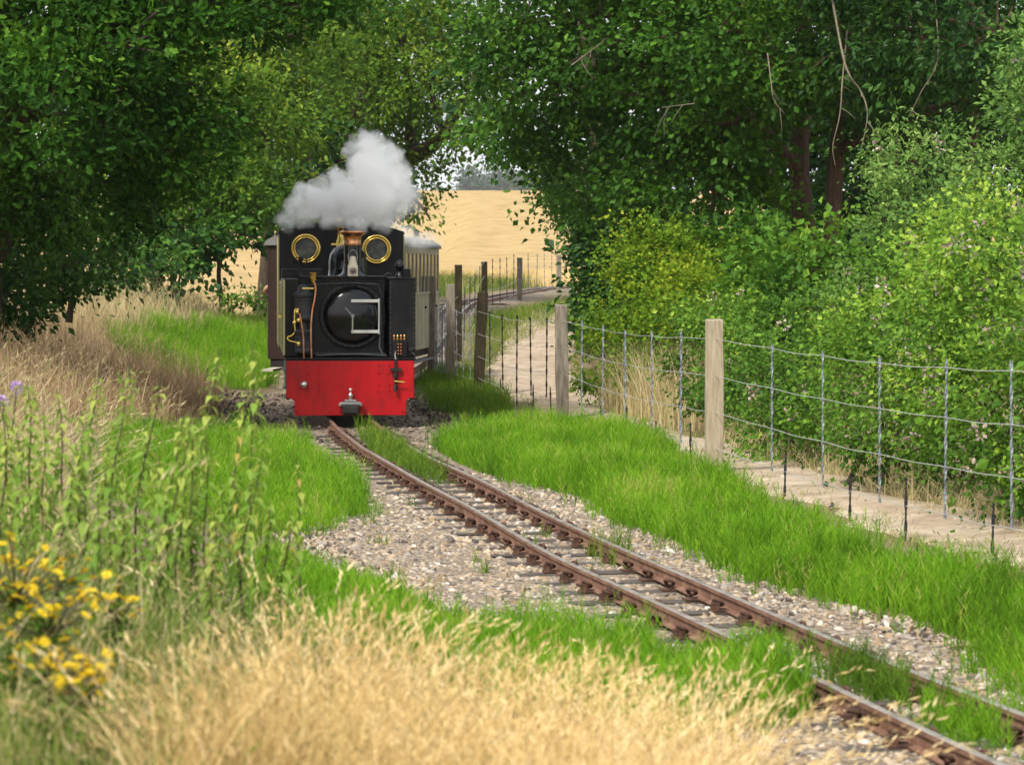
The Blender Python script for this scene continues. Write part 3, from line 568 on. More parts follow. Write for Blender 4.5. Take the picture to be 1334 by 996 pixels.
# ball fitting, coupler, pipe cock
o = MB().lathe([(.001, -.075), (.022, -.068), (.036, -.045), (.038, -.025), (.03, -.008), (.03, 0)], axis='y', n=20).build('ball_fitting', 'steel', beam); o.location = (-.46, 0, .355)
cp = MB().box(-.085, .085, -.13, 0, .055, .15).box(-.075, .075, -.15, -.13, .07, .14).build('coupling', 'loco_frame', loco, .012)
MB().box(-.102, .102, -.115, 0, .152, .182).box(-.06, .06, -.10, 0, .182, .205).build('coupling_plate', 'iron_grey', cp, .008)
MB().lathe([(.018, 0), (.018, .03), (.026, .036), (.026, .05), (.012, .06), (.012, .085), (.02, .09), (.016, .11), (.001, .115)], (0, -.06, .205), n=14).build('coupling_pin', 'steel', cp)
MB().box(-.115, -.085, -.07, 0, .14, .17).box(.085, .115, -.07, 0, .14, .17).build('coupling_lug', 'steel', cp, .006)
x0 = .445
pc = MB().tube([(x0, -.03, .60), (x0, -.03, .33)], .012, 8).tube([(x0, -.03, .34), (x0, -.05, .31), (x0-.005, -.05, .285)], .02, 8).box(x0-.05, x0+.06, -.045, -.005, .485, .515).lathe([(.024, .42), (.028, .44), (.024, .46)], (x0, -.03, 0), n=10).build('brake_hose', 'loco_frame', loco)
MB().tube([(x0-.01, -.055, .385), (x0+.09, -.06, .375)], .009, 8).build('cock_handle', 'brass', pc)
# running plate and frames, wheels, cylinders
MB().box(-.65, .65, -.012, .55, .598, .618).build('running_plate', 'loco_black', loco, .003)
MB().box(-.25, .25, .1, 4.9, .12, .58).build('frame', 'loco_frame', loco, .01)
MB().box(-.60, .60, .56, 4.9, .50, .597).build('valance', 'loco_frame', loco, .008)
for sx in (-1, 1):
    MB().lathe([(.11, 0), (.13, .01), (.13, .45), (.11, .46)], (sx*.47, .42, .33), 'y', 20).build('cylinder', 'loco_olive' if sx < 0 else 'loco_black', loco)
    MB().tube([(sx*.56, .9, .30), (sx*.56, 3.3, .28)], .022, 8).build('coupling_rod', 'steel', loco)
    for y in (.95, 1.75, 2.55, 3.35, 4.3):
        r = .26 if y < 4 else .17
        wh = MB().lathe([(.06, -.03), (r-.05, -.03), (r-.05, .03), (.06, .03)], (sx*.27, y, r), 'x', 24).build('wheel', 'loco_frame', loco)
        MB().lathe([(r-.05, -.035), (r, -.035), (r, .03), (r+.012, .035), (r-.05, .035), (r-.05, -.035)], (sx*.27, y, r), 'x', 28, caps=False).build('tyre', 'steel', wh)
    MB().box(sx*.56-.07, sx*.56+.07, 4.0, 4.5, .14, .17).box(sx*.56-.07, sx*.56+.07, 4.05, 4.45, .34, .365).box(sx*.60-.012, sx*.60+.012, 4.0, 4.04, .14, .55).box(sx*.60-.012, sx*.60+.012, 4.46, 4.5, .14, .55).build('cab_step', 'iron_grey', loco, .004)
# smokebox, front plate, door
cz = 1.5-(411.5-350)/F*28.35; cx = lx(459, 400, .15)[0]
MB().box(-.50, .34, .17, .95, .62, 1.405).build('smokebox_saddle', 'loco_black', loco, .02)
MB().lathe([(.40, 0), (.40, .95)], (cx, .95, cz+.02), 'y', 40).build('boiler', 'loco_black', loco)
MB().lathe([(.332, 0), (.332, -.022), (.326, -.028), (.288, -.028), (.280, -.022), (.280, 0)], (cx, .17, cz), 'y', 56, caps=False).build('smokebox_ring', 'loco_black', loco)
door = MB().lathe([(.279, 0), (.279, -.028), (.268, -.045), (.23, -.066), (.16, -.088), (.08, -.100), (.0005, -.103)], (cx, .168, cz), 'y', 56, caps=False).build('smokebox_door', 'loco_gloss', loco)
for dz in (.15, -.155):
    MB().box(cx-.015, cx+.265, .052, .068, cz+dz-.016, cz+dz+.016).box(cx+.20, cx+.27, .066, .13, cz+dz-.014, cz+dz+.014).build('hinge_strap', 'steel', door, .004)
MB().tube([(cx+.262, .062, cz+.175), (cx+.262, .062, cz-.18)], .010, 8).build('hinge_pin', 'steel', door)
MB().lathe([(.001, -.135), (.018, -.13), (.022, -.10), (.018, -.09)], (cx, .168, cz), 'y', 12).build('door_boss', 'iron_grey', door)
MB().tube([(cx, .04, cz), (cx-.04, .045, cz+.045), (cx-.075, .05, cz+.085)], .007, 6).build('door_handle', 'iron_grey', door)
MB().tube([(cx, .035, cz), (cx-.002, .045, cz-.15)], .009, 6).build('door_handle', 'steel', door)
MB().box(-.36, .36, .10, .17, .635, .665).build('smokebox_step', 'loco_gloss', loco, .01)
jr = MB().lathe([(.008, 0), (.007, -.005), (.003, -.008)], axis='y', n=8).mesh('rivet'); jr.materials.append(MATS['pump_grey'])
fp = MB().box(-.50, .34, .160, .1695, 1.372, 1.404).box(-.50, -.475, .160, .1695, .64, 1.372).box(.315, .34, .160, .1695, .64, 1.372).build('front_angle', 'loco_black', loco, .002)
for i in range(17): link('rivet', jr, None, fp).location = (-.47+i*.0485, .1595, 1.388)
for i in range(14):
    for x in (-.4875, .3275): link('rivet', jr, None, fp).location = (x, .1595, .67+i*.05)
for i in range(28):
    aa = 2*math.pi*i/28; link('rivet', jr, None, fp).location = (cx+.306*math.cos(aa), .1415, cz+.306*math.sin(aa))
MB().tube([(-.44, .14, 1.33), (-.30, .13, 1.345), (0, .12, 1.36), (.28, .13, 1.345), (.31, .15, 1.25)], .009, 6).build('vacuum_pipe', 'pump_grey', loco)
MB().tube([(.30, .12, 1.20), (.31, .10, .95), (.29, .09, .72), (.33, .06, .64)], .011, 6).build('drain_pipe', 'pump_grey', loco)
MB().tube([(-.34, .05, .635), (-.12, .03, .65), (.12, .03, .65), (.36, .05, .635)], .012, 8).build('footplate_rail', 'pump_grey', loco)
# side tanks
zt = 1.405
tr = MB().box(lx(507, 0, .06)[0], lx(541.5, 0, .06)[0], .06, 3.2, .62, 1.395).build('side_tank', 'loco_black', loco, .012)
for i in range(15):
    for x in (lx(509, 0, .06)[0], lx(539.5, 0, .06)[0]): link('rivet', jr, None, tr).location = (x, .0595, .66+i*.05)
MB().box(lx(505.5, 0, .06)[0], lx(543, 0, .06)[0], .05, 3.2, 1.396, 1.412).build('tank_lid', 'loco_black', tr, .004)
MB().box(-.50, .36, .12, 1.2, 1.406, 1.428).build('top_plate', 'loco_black', loco, .006)
tl = MB().box(-.660, -.505, .20, 3.2, .62, 1.40).build('side_tank', 'loco_black', loco, .012); tl['label'] = 'left side tank with olive side panel and cream lining'
MB().box(-.672, -.6605, .26, 3.1, .66, 1.375).build('side_panel', 'loco_olive', tl, .002)
MB().box(-.677, -.6725, .27, .30, .67, 1.365).box(-.677, -.6725, 3.06, 3.09, .67, 1.365).box(-.677, -.6725, .30, 3.06, 1.345, 1.365).box(-.677, -.6725, .30, 3.06, .67, .69).build('lining', 'lining_cream', tl)
MB().box(-.666, -.645, .186, .199, .64, 1.39).build('lining', 'lining_cream', tl)
MB().tube([(-.70, .35, 1.02), (-.70, 2.9, 1.02)], .012, 8).box(-.70, -.66, .4, .43, 1.005, 1.035).box(-.70, -.66, 2.8, 2.83, 1.005, 1.035).build('handrail', 'brass', tl)
# lubricator on right tank
lb = MB().box(.42, .56, .0, .058, .625, .79).build('lubricator', 'loco_black', loco, .004)
for i in range(4):
    MB().lathe([(.0095, 0), (.012, .012), (.006, .03), (.012, .045), (.003, .055)], (.436+.034*i, .03, .79), n=8).build('oil_nozzle', 'brass' if i % 2 else 'copper', lb)
for i in range(4):
    for j in (0, 1): MB().lathe([(.010, 0), (.010, -.014), (.004, -.018)], (.475+.028*j, -.001, .655+.032*i), 'y', 8).build('oil_sight', 'copper', lb)
MB().tube([(.455, -.01, .68), (.44, -.02, .64), (.45, -.02, .60)], .010, 6).build('oil_pipe', 'iron_grey', lb)
MB().lathe([(.02, 0), (.02, -.04)], (.60, .05, .70), 'y', 10).tube([(.61, .02, .655), (.63, .0, .66), (.64, .0, .63)], .011, 6).build('drain_cock', 'loco_frame', loco)
# chimney, cap, lamp
chx, chy = lx(459.5, 0, .42)[0], .42
ch = MB().lathe([(.17, 1.405), (.155, 1.43), (.115, 1.455), (.094, 1.50), (.088, 1.56), (.086, 1.745)], (chx, chy, 0), n=32).build('chimney', 'loco_gloss', loco)
MB().lathe([(.0875, 1.735), (.092, 1.75), (.088, 1.765), (.090, 1.81), (.098, 1.838), (.128, 1.858), (.131, 1.872), (.120, 1.880), (.100, 1.878), (.085, 1.86), (.07, 1.78)], (chx, chy, 0), n=36, caps=False).build('chimney_cap', 'copper', ch)
lpx = lx(459.5, 0, .16)[0]
lp = MB().box(lpx-.05, lpx+.05, .10, .20, 1.425, 1.535).build('headlamp', 'lamp_cream', loco, .008); lp['label'] = 'small cream oil lamp on a bracket before the chimney'
MB().lathe([(.045, 1.536), (.040, 1.57), (.030, 1.60), (.032, 1.615), (.018, 1.625)], (lpx, .15, 0), n=16).build('lamp_cap', 'lamp_cream', lp)
MB().torus((lpx, .095, 1.478), .030, .007, 'y', 20, 6).build('lens_rim', 'iron_grey', lp)
MB().lathe([(.001, -.012), (.02, -.008), (.028, 0)], (lpx, .098, 1.478), 'y', 16, caps=False).build('lens', 'lens', lp)
MB().tube([(lpx-.045, .15, 1.58), (lpx-.045, .15, 1.64), (lpx-.03, .15, 1.675), (lpx, .15, 1.688), (lpx+.03, .15, 1.675), (lpx+.045, .15, 1.64), (lpx+.045, .15, 1.58)], .006, 6).build('lamp_handle', 'iron_grey', lp)
MB().box(lpx-.03, lpx+.03, .11, .19, 1.405, 1.424).build('lamp_bracket', 'loco_black', loco)
# dome, safety valve, top fittings
dx, dz = lx(453, 340, 1.5)
dm = MB().lathe([(.25, 1.38), (.21, 1.42), (.20, 1.50), (.20, 1.58), (.188, 1.65), (.15, 1.71), (.085, 1.745), (.001, 1.755)], (dx, 1.5, 0), n=40).build('dome', 'loco_gloss', loco)
sx_, _ = lx(444.5, 310, 2.6)
MB().lathe([(.05, 1.5), (.05, 1.80), (.036, 1.83), (.036, 1.93), (.045, 1.94), (.045, 1.955)], (sx_-.005, 2.6, 0), n=18).build('safety_valve', 'brass', loco)
MB().box(sx_-.11, sx_+.06, 2.5, 2.54, 1.755, 1.775).build('valve_lever', 'brass', loco)
x_, z_ = lx(520.5, 350, .3)
vv = MB().lathe([(.042, 1.412), (.042, 1.44), (.030, 1.45), (.030, 1.50), (.044, 1.505), (.046, 1.53), (.035, 1.565), (.015, 1.585), (.001, 1.59)], (x_, .3, 0), n=18).build('clack_valve', 'loco_gloss', loco)
x_, z_ = lx(529.5, 350, .3)
MB().box(x_-.035, x_+.04, .26, .36, 1.412, 1.50).build('tank_filler', 'loco_black', loco, .006)
MB().tube([(.36, .35, 1.43), (.40, .5, 1.45), (.44, .9, 1.44)], .012, 6).build('feed_pipe', 'loco_black', loco)
# air pump with copper pipes on the left of the smokebox
px_ = lx(395, 0, .02)[0]
pump = MB().lathe([(.04, .66), (.085, .665), (.085, .70), (.078, .705), (.078, .86), (.085, .865), (.085, .895), (.04, .90), (.035, .97), (.04, .985), (.092, .99), (.096, 1.03), (.085, 1.035), (.085, 1.22), (.094, 1.225), (.094, 1.26), (.06, 1.275), (.05, 1.33), (.02, 1.345)], (px_, .08, 0), n=20).build('air_pump', 'pump_grey', loco)
for z in (.73, .76, .79, .82, 1.07, 1.10, 1.13, 1.16, 1.19): MB().torus((px_, .08, z), .083 if z > 1 else .078, .006, 'z', 20, 6).build('cooling_fin', 'pump_grey', pump)
def pxz(px, py, y): x, z = lx(px, py, y); return (x, y, z)
def L1(z): return 330+z/3.319
def pipe(name, pts, r, mat='copper', y=-.03): 
    q = [pxz(330+a/3.319, 260+b/3.319, y) for a, b in pts]; return MB().tube(spline(q, 5), r, 8).build(name, mat, pump)
pipe('steam_pipe', [(262, 350), (270, 385), (266, 430), (256, 480), (250, 560), (252, 685)], .0105)
pipe('steam_pipe', [(200, 490), (206, 520), (214, 570), (218, 620), (219, 686)], .0095)
pipe('steam_pipe', [(198, 475), (186, 472), (180, 480), (179, 540), (181, 570), (165, 588), (150, 592), (152, 606), (175, 614), (195, 616)], .0085, 'brass')
pipe('brass_spindle', [(212, 384), (262, 384)], .011, 'brass', -.02)
q = pxz(330+260/3.319, 260+335/3.319, -.03)
MB().lathe([(.012, -.06), (.018, -.045), (.030, -.03), (.034, 0), (.034, .03), (.044, .034), (.044, .045)], q, n=16).build('oil_cup', 'brass', pump)
for a, b in ((190, 484), (196, 520), (196, 622), (178, 530)):
    q = pxz(330+a/3.319, 260+b/3.319, -.035); MB().lathe([(.016, -.02), (.02, -.01), (.02, .01), (.012, .02)], q, n=10).build('pipe_union', 'brass', pump)
x_, _ = lx(392, 340, .35)
MB().lathe([(.03, 1.40), (.03, 1.44), (.016, 1.45), (.016, 1.58), (.028, 1.585), (.02, 1.62)], (x_, .35, 0), n=12).box(x_-.075, x_+.075, .34, .36, 1.53, 1.545).tube([(x_-.07, .35, 1.40), (x_-.07, .35, 1.60), (x_+.05, .35, 1.63), (x_+.06, .35, 1.55)], .008, 6).build('whistle_stand', 'loco_frame', loco)
MB().box(x_-.19, x_+.22, .5, 1.1, 1.41, 1.50).build('tool_box', 'loco_frame', loco, .015)
# cab: arched front sheet with two round windows
cy_ = 3.2
def arch(x0, x1, zb, ze, zc, n=14):
    pts = [(x0, zb)]
    for i in range(n+1):
        t = i/n; x = x0+(x1-x0)*t; pts.append((x, ze+(zc-ze)*(1-(2*t-1)**2)))
    pts.append((x1, zb)); return pts
xl, xr = lx(364, 0, cy_)[0], lx(525.5, 0, cy_)[0]
zc, ze = lx(0, 290, cy_)[1], lx(0, 304, cy_)[1]
cab = empty('cab', (0, 0, 0)); cab.parent = loco
sheet = MB().prism(arch(xl, xr, .62, ze, zc), cy_, cy_+.03).build('front_sheet', 'loco_black', cab)
MB().prism([(x, z) for x, z in arch(xl-.012, xr+.012, ze, ze, zc)][1:-1]+[(x, z-.018) for x, z in arch(xl-.012, xr+.012, ze, ze, zc)][1:-1][::-1], cy_-.012, cy_+.035).build('cab_beading', 'loco_black', cab)
MB().prism([(x, z+.02) for x, z in arch(xl-.01, xr+.01, ze, ze, zc)][1:-1]+[(x, z) for x, z in arch(xl-.01, xr+.01, ze, ze, zc)][1:-1][::-1], cy_+.036, cy_+1.6).build('roof', 'loco_black', cab)
for s, x in ((-1, xl), (1, xr)):
    MB().box(x-.012 if s > 0 else x, x if s > 0 else x+.012, cy_+.032, cy_+1.5, .62, 1.30).box(x-.012 if s > 0 else x, x if s > 0 else x+.012, cy_+.032, cy_+.45, 1.3, ze-.01).box(x-.012 if s > 0 else x, x if s > 0 else x+.012, cy_+1.15, cy_+1.5, 1.3, ze-.01).build('side_sheet', 'loco_olive' if s < 0 else 'loco_black', cab)
    MB().box(x+s*.001, x+s*.014, cy_+.05, cy_+.085, .64, 1.86).box(x+s*.001, x+s*.014, cy_+1.44, cy_+1.475, .64, 1.86).build('lining', 'lining_cream', cab)
MB().box(xl+.02, xr-.02, cy_+1.48, cy_+1.5, .62, 1.35).build('back_sheet', 'loco_black', cab)
for px, py in ((398.5, 324), (490.5, 325)):
    x, z = lx(px, py, cy_)
    wd = MB().torus((x, cy_-.012, z), .150, .017, 'y', 44, 8).torus((x, cy_-.018, z), .124, .012, 'y', 44, 8).lathe([(.15, 0), (.124, -.014)], (x, cy_-.01, z), 'y', 44, caps=False).build('round_window', 'brass', cab)
    MB().lathe([(.122, -.006), (.0005, -.006)], (x, cy_-.004, z), 'y', 36, caps=False).build('window_pane', 'window_glass', cab)

# driver leaning out on the left of the carriage is only a sleeve and hand at the window
# ---------------------------------------------------------------- carriage
c0, c1 = np.array((-2.30, 34.6)), np.array((-1.74, 41.2)); dirc = (c1-c0)/np.linalg.norm(c1-c0); CL = float(np.linalg.norm(c1-c0))
coach = empty('passenger_carriage', (c0[0], c0[1], 0), math.atan2(-dirc[0], dirc[1])); tag(coach, 'cream and brown narrow gauge passenger carriage coupled behind the locomotive', 'carriage')
hw = .685
MB().box(-hw+.03, hw-.03, .02, CL-.02, .30, .42).build('underframe', 'loco_frame', coach, .01)
rf = []
for i in range(17):
    t = math.pi*i/16; rf.append(((hw+.035)*math.cos(t), 1.80+.17*math.sin(t)))
MB().prism(rf+[(-(hw+.035), 1.785), (hw+.035, 1.785)], -.04, CL+.04).build('roof', 'coach_roof', coach, .004)
for s in (-1, 1):
    low, up = ('coach_cream', 'coach_cream') if s > 0 else ('coach_cream', 'coach_brown')
    xa, xb = (hw-.03, hw) if s > 0 else (-hw, -hw+.03)
    bw = MB().box(xa, xb, 0, CL, .40, 1.18).box(xa, xb, 0, CL, 1.70, 1.79).build('side_wall', low if s > 0 else 'coach_brown', coach, .004)
    nb = 15; pitch_ = CL/nb
    for i in range(nb+1):
        y = min(max(i*pitch_, .03), CL-.03); MB().box(xa, xb, y-.03, y+.03, 1.18, 1.70).build('pillar', up, coach)
    for i in range(nb):
        y = (i+.5)*pitch_
        wn_ = MB().box(xa+.012, xb-.012, y-pitch_/2+.03, y+pitch_/2-.03, 1.18, 1.70).build('window', 'coach_glass', coach)
        xo = xb+.001 if s > 0 else xa-.006; pn = MB().box(xo, xo+.005, y-pitch_/2+.02, y+pitch_/2-.02, .46, 1.13).build('door_panel' if i % 3 == 1 else 'panel', 'coach_cream' if s > 0 else 'loco_olive', coach, .002)
        if i % 3 == 1: MB().box(xo+(.006 if s > 0 else -.025), xo+(.03 if s > 0 else -.001), y+pitch_/2-.09, y+pitch_/2-.05, .95, .985).build('door_handle', 'loco_frame', pn)
        xo2 = xb+.0065 if s > 0 else xa-.014
    MB().box(xa if s > 0 else xa-.02, xb+.02 if s > 0 else xb, -.005, CL+.005, 1.15, 1.18).build('waist_rail', up, coach, .003)
    MB().box(s*(hw+.02)-.09, s*(hw+.02)+.05, .2, CL-.2, .24, .265).build('footboard', 'coach_cream' if s < 0 else 'iron_grey', coach)
for y, nm in ((0, 'end_wall'), (CL-.03, 'end_wall')):
    MB().prism([(-hw+.03, .40), (hw-.03, .40), (hw-.03, 1.785), (-hw+.03, 1.785)], y+.002, y+.028).build(nm, 'coach_brown', coach)
for y in (.9, 1.7, CL-1.7, CL-.9):
    for s in (-1, 1): MB().lathe([(.16, -.03), (.16, .03), (.175, .035), (.175, .045), (.05, .05)], (s*.21, y, .165), 'x', 20).build('wheel', 'loco_frame', coach)
for y in (1.3, CL-1.3): MB().box(-.32, .32, y-.6, y+.6, .14, .28).build('bogie', 'loco_frame', coach, .01)
arm = MB().tube(spline([(-hw+.10, .55, 1.40), (-hw+.01, .50, 1.26), (-hw-.055, .44, 1.215), (-hw-.075, .38, 1.225), (-hw-.06, .30, 1.25), (-hw-.02, .22, 1.275), (-hw+.0, .19, 1.28)], 4), list(np.interp(np.linspace(0, 1, 25), [0, .35, .5, .75, 1], [.052, .047, .042, .036, .026])), 12)
for k_, (ln_, dy_) in enumerate(((.075, -.030), (.085, -.012), (.080, .006), (.062, .022))):     # fingers curled over the sill
    y_ = .185+dy_*.9; arm.tube([(-hw-.005, y_+.01, 1.285), (-hw+.025, y_-.012, 1.293), (-hw+.048, y_-.018, 1.275), (-hw+.05, y_-.018, 1.275-ln_*.3)], [.011, .0095, .0085, .007], 7)
arm.tube([(-hw-.012, .205, 1.265), (-hw-.01, .175, 1.245), (-hw+.002, .155, 1.24)], [.013, .010, .008], 7)
per = arm.build('person', 'skin'); per.matrix_world = mathutils.Matrix.LocRotScale((c0[0], c0[1], 0), mathutils.Euler((0, 0, math.atan2(-dirc[0], dirc[1]))), None)
MB().tube(spline([(-hw+.13, .56, 1.43), (-hw+.06, .535, 1.345), (-hw+.02, .51, 1.285)], 4), [.066, .065, .064, .063, .062, .061, .060, .060, .060], 12).build('sleeve', 'cloth_dark', per)
tag(per, "passenger's bare elbow resting on the carriage window edge at left", 'person')

# ---------------------------------------------------------------- wire fence along the path
FP = [  # x px at base, x px at top, top y px, distance, width, material
 (1428, 1428, None, 13.8, .13, 'post_wood_tan'), (930, 930.5, 417, 21.6, .132, 'post_wood_tan'), (733, 731, 397, 30.2, .135, 'post_wood_grey'), (622, 629, 381, 35.5, .135, 'post_wood_dark'),
 (587, 587, 371, 38.6, .115, 'post_wood_grey'), (562.5, 562.5, 360, 39.9, .11, 'post_wood_grey'), (597, 597, 345, 45.0, .115, 'post_wood_dark'), (631, 631, 341, 53.5, .115, 'post_wood_dark'), (677, 677, 336, 64, .12, 'post_wood_grey'), (728, 728, 332, 75, .13, 'post_wood_grey')]
near_f = empty('wire_fence', (1.54, 21.6, 0)); tag(near_f, 'wire fence of wooden posts and twisted steel droppers beside the near path', 'fence')
far_f = empty('wire_fence', (-.9, 45, 0)); tag(far_f, 'far stretch of wire fence with thin dark bars below the corn field', 'fence')
POSTS = []
for i, (xb, xt, yt, d, w, mt) in enumerate(FP):
    X0 = (xb-CX)/F*d; zb = float(terrain(X0, d)); zt = EYE-(yt-HY)/F*d if yt else 1.12; X1 = (xt-CX)/F*d; POSTS.append((X0, d, zb, zt, X1))
    h = w/2; v = []
    nseg = 7
    for k in range(nseg+1):
        t = k/nseg; cx_ = X0+(X1-X0)*t; z = zb-.15+(zt-zb+.15)*t
        for sx2, sy2 in ((-1, -1), (1, -1), (1, 1), (-1, 1)): v.append((cx_+sx2*h+random.uniform(-.004, .004), d+sy2*h+random.uniform(-.004, .004), z+(random.uniform(-.006, .012) if k == nseg else 0)))
    f = [(0, 3, 2, 1), tuple(nseg*4+j for j in range(4))]+[(k*4+j, k*4+(j+1) % 4, k*4+4+(j+1) % 4, k*4+4+j) for k in range(nseg) for j in range(4)]
    par = near_f if i <= 5 else far_f; off = np.array(par.location)
    mb = MB().add([np.array(q)-off for q in v], f); o = mb.build('post', mt, par, .007)
def helix_bar(x, d, z0, z1, r, mat, par, name):
    """twisted bar: square section turning as it climbs"""
    n = max(6, int((z1-z0)/.028)); v = []; f = []
    lean = random.uniform(-.012, .012)
    for k in range(n+1):
        a = k*.62; z = z0+(z1-z0)*k/n
        for j in range(4): c = a+j*math.pi/2; q = r*(1.0 if j % 2 == 0 else .62); v.append((x+q*math.cos(c)+lean*k/n, d+q*math.sin(c), z))
    for k in range(n):
        for j in range(4): f.append((k*4+j, k*4+(j+1) % 4, k*4+4+(j+1) % 4, k*4+4+j))
    f += [(0, 1, 2, 3), tuple(n*4+j for j in range(4))]; off = np.array(par.location)
    return MB().add([np.array(q)-off for q in v], f).build(name, mat, par)
WZ = (.97, .69, .41, .14)
SP = [(0, 1, 5, 'galvanised', .0095, 1), (1, 2, 5, 'galvanised', .0095, 1), (2, 3, 5, 'black_bar', .0115, 1), (3, 4, 3, 'galvanised', .0095, 1), (4, 5, 6, 'galvanised', .0095, 1), (5, 6, 5, 'galvanised', .013, 0), (6, 7, 4, 'black_bar', .0115, 0), (7, 8, 4, 'black_bar', .0115, 0), (8, 9, 4, 'iron_grey', .012, 0)]
for a, b, n, mt, r, near in SP:
    A, B_ = POSTS[a], POSTS[b]; par = near_f if near else far_f; off = np.array(par.location)
    ts = [(i+1)/(n+1) for i in range(n)]
    if a == 0: ts = [(13.8-q)/(13.8-21.6) for q in (15.0, 16.1, 17.35, 18.6, 19.9)]
    def wp(t, wz, A=A, B_=B_):
        g = (A[2]+(B_[2]-A[2])*t); return np.array((A[0]+(B_[0]-A[0])*t, A[1]+(B_[1]-A[1])*t, g+.085+wz-.055*math.sin(math.pi*t)))
    for t in ts:
        c = wp(t, 0); helix_bar(c[0], c[1], c[2]+.13+random.uniform(-.02, .02), c[2]+1.0+random.uniform(0, .03), r, mt, par, 'dropper')
    if near and a < 3:
        for t in ([(13.8-q)/(13.8-21.6) for q in (15.32, 16.84, 18.0, 19.57)] if a == 0 else [(i+.62)/(n+.3) for i in range(n-1)]):
            c = wp(t, 0); helix_bar(c[0], c[1]-.02, c[2]-.13, c[2]+.27+random.uniform(-.03, .04), .0105, 'black_bar', par, 'ground_stake')
    for wz in WZ:
        tt = sorted([0, 1]+ts+[(u+v_)/2 for u, v_ in zip([0]+ts, ts+[1])]); pts = [wp(t, wz)+np.array((0, 0, (.004 if t in ts else -.003)+random.uniform(-.003, .003)))-off for t in tt]
        pts[0] = wp(0, wz)-off; pts[-1] = wp(1, wz)-off
        pts = np.array(pts); pts[:, 1] -= .016
        MB().tube(spline(pts, 4), .0024 if near else .003, 5).build('wire', 'wire_steel', par)

# ---------------------------------------------------------------- steam
def steam(name, balls, d0, dens, warp, soft, nscale, label):
    S = []; 
    for px, py, r, d, w in balls: S.append((np.array(P(px, py, d)), r*d/F, w))
    c0_ = np.mean([q[0] for q in S], 0)
    bm = bmesh.new()
    for c, r, w in S: bmesh.ops.create_icosphere(bm, subdivisions=2, radius=r*1.12+warp*.22, matrix=mathutils.Matrix.Translation(mathutils.Vector(c-c0_)))
    me = bpy.data.meshes.new(name); bm.to_mesh(me); bm.free()
    o = bpy.data.objects.new(name, me); COL.objects.link(o); o.location = c0_
    md = o.modifiers.new('remesh', 'REMESH'); md.mode = 'VOXEL'; md.voxel_size = .05
    dg = bpy.context.evaluated_depsgraph_get(); me2 = bpy.data.meshes.new_from_object(o.evaluated_get(dg)); o.modifiers.clear(); o.data = me2
    me2.materials.clear(); me2.materials.append(mat_steam(name, [(tuple(c-c0_), r, w) for c, r, w in S], dens, warp, soft, nscale)); return tag(o, label, 'steam', kind='stuff')
D1 = 30.2
steam('steam_plume', [(482, 192, 25, D1, 1), (505, 205, 24, D1+.2, 1), (460, 190, 15, D1, 1), (478, 222, 34, D1, 1), (508, 235, 34, D1+.2, 1), (525, 250, 22, D1+.3, .8), (440, 232, 17, D1, 1), (450, 252, 28, D1, 1), (415, 243, 18, D1, 1), (400, 258, 22, D1+.2, .9), (425, 262, 28, D1, 1), (385, 268, 18, D1+.3, .6),
    (485, 262, 36, D1, 1), (515, 272, 22, D1+.3, .7), (455, 275, 26, D1, .8), (400, 278, 22, D1+.6, .35), (430, 285, 20, D1+.6, .35), (375, 285, 18, D1+.9, .2), (500, 288, 18, D1+.8, .3), (463, 292, 16, D1-.8, .4), (535, 262, 22, D1+.8, .25)], D1, 40, .30, .68, 4.6, 'white steam cloud billowing above the chimney and cab')
steam('steam_wisp', [(545, 314, 18, 36.0, 1), (560, 311, 15, 36.4, .8), (530, 306, 18, 35.6, .9), (518, 298, 15, 35.2, .7), (571, 315, 10, 36.6, .6), (505, 292, 14, 34.6, .6)], 37, 5.5, .18, .9, 6, 'thin steam wisp drifting over the carriage roof')
# ---------------------------------------------------------------- foliage
def blob(px, py, d, rx, ry, rd=None):
    s = d/F; return (np.array(P(px, py, d)), np.array((rx*s, rd if rd else .5*(rx+ry)*s, ry*s)))
def crown_np(blobs, tpl, L, lai=1.5, clump=.34, droop=.3, var0=0.0, out=.75, inner=.5, per=None):
    """leaves gathered in sprays spread through the crown's volume"""
    parts = []
    la = L*L*.27 if per is None else L*L*per
    for c, r in blobs:
        area = 4*math.pi*((r[0]*r[1])**1.6+(r[0]*r[2])**1.6+(r[1]*r[2])**1.6)**(1/1.6)/3**(1/1.6)
        n = max(40, int(lai*area*.55/la)); ncl = max(5, int(area/(clump*clump*2.2))); ncl = min(ncl, 400)
        u = unit(rng.normal(size=(ncl, 3))); u[:, 1] -= .25; u = unit(u)
        rad = inner+(1.02-inner)*rng.random(ncl)**.55; cc = c+u*r*rad[:, None]
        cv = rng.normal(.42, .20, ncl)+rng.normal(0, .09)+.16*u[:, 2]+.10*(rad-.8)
        csz = clump*rng.uniform(.6, 1.35, ncl)
        k = rng.integers(0, ncl, n); off = rng.normal(size=(n, 3))*csz[k][:, None]*np.array((.62, .62, .42))
        p = cc[k]+off; g = terrain(p[:, 0], p[:, 1])+.02; p[:, 2] = np.where(p[:, 2] < g, g+rng.random(n)*.12, p[:, 2])
        t = unit(off)*.6+u[k]*out+rng.normal(0, .55, (n, 3)); t[:, 2] -= droop
        nr = rng.normal(0, .55, (n, 3))+u[k]*.5; nr[:, 2] += .75
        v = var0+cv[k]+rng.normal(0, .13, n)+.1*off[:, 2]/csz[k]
        parts.append(leaf_verts(tpl, p, t, nr, L*rng.uniform(.5, 1.45, n), v))
    return join_np(parts)
def limb(mb, pts, r0, r1, n=7):
    q = spline(pts, 4); q = q+rng.normal(0, r0*.10, q.shape); q[0] = pts[0]; m = len(q)
    mb.tube(q, [r0+(r1-r0)*k/(m-1) for k in range(m)], n)
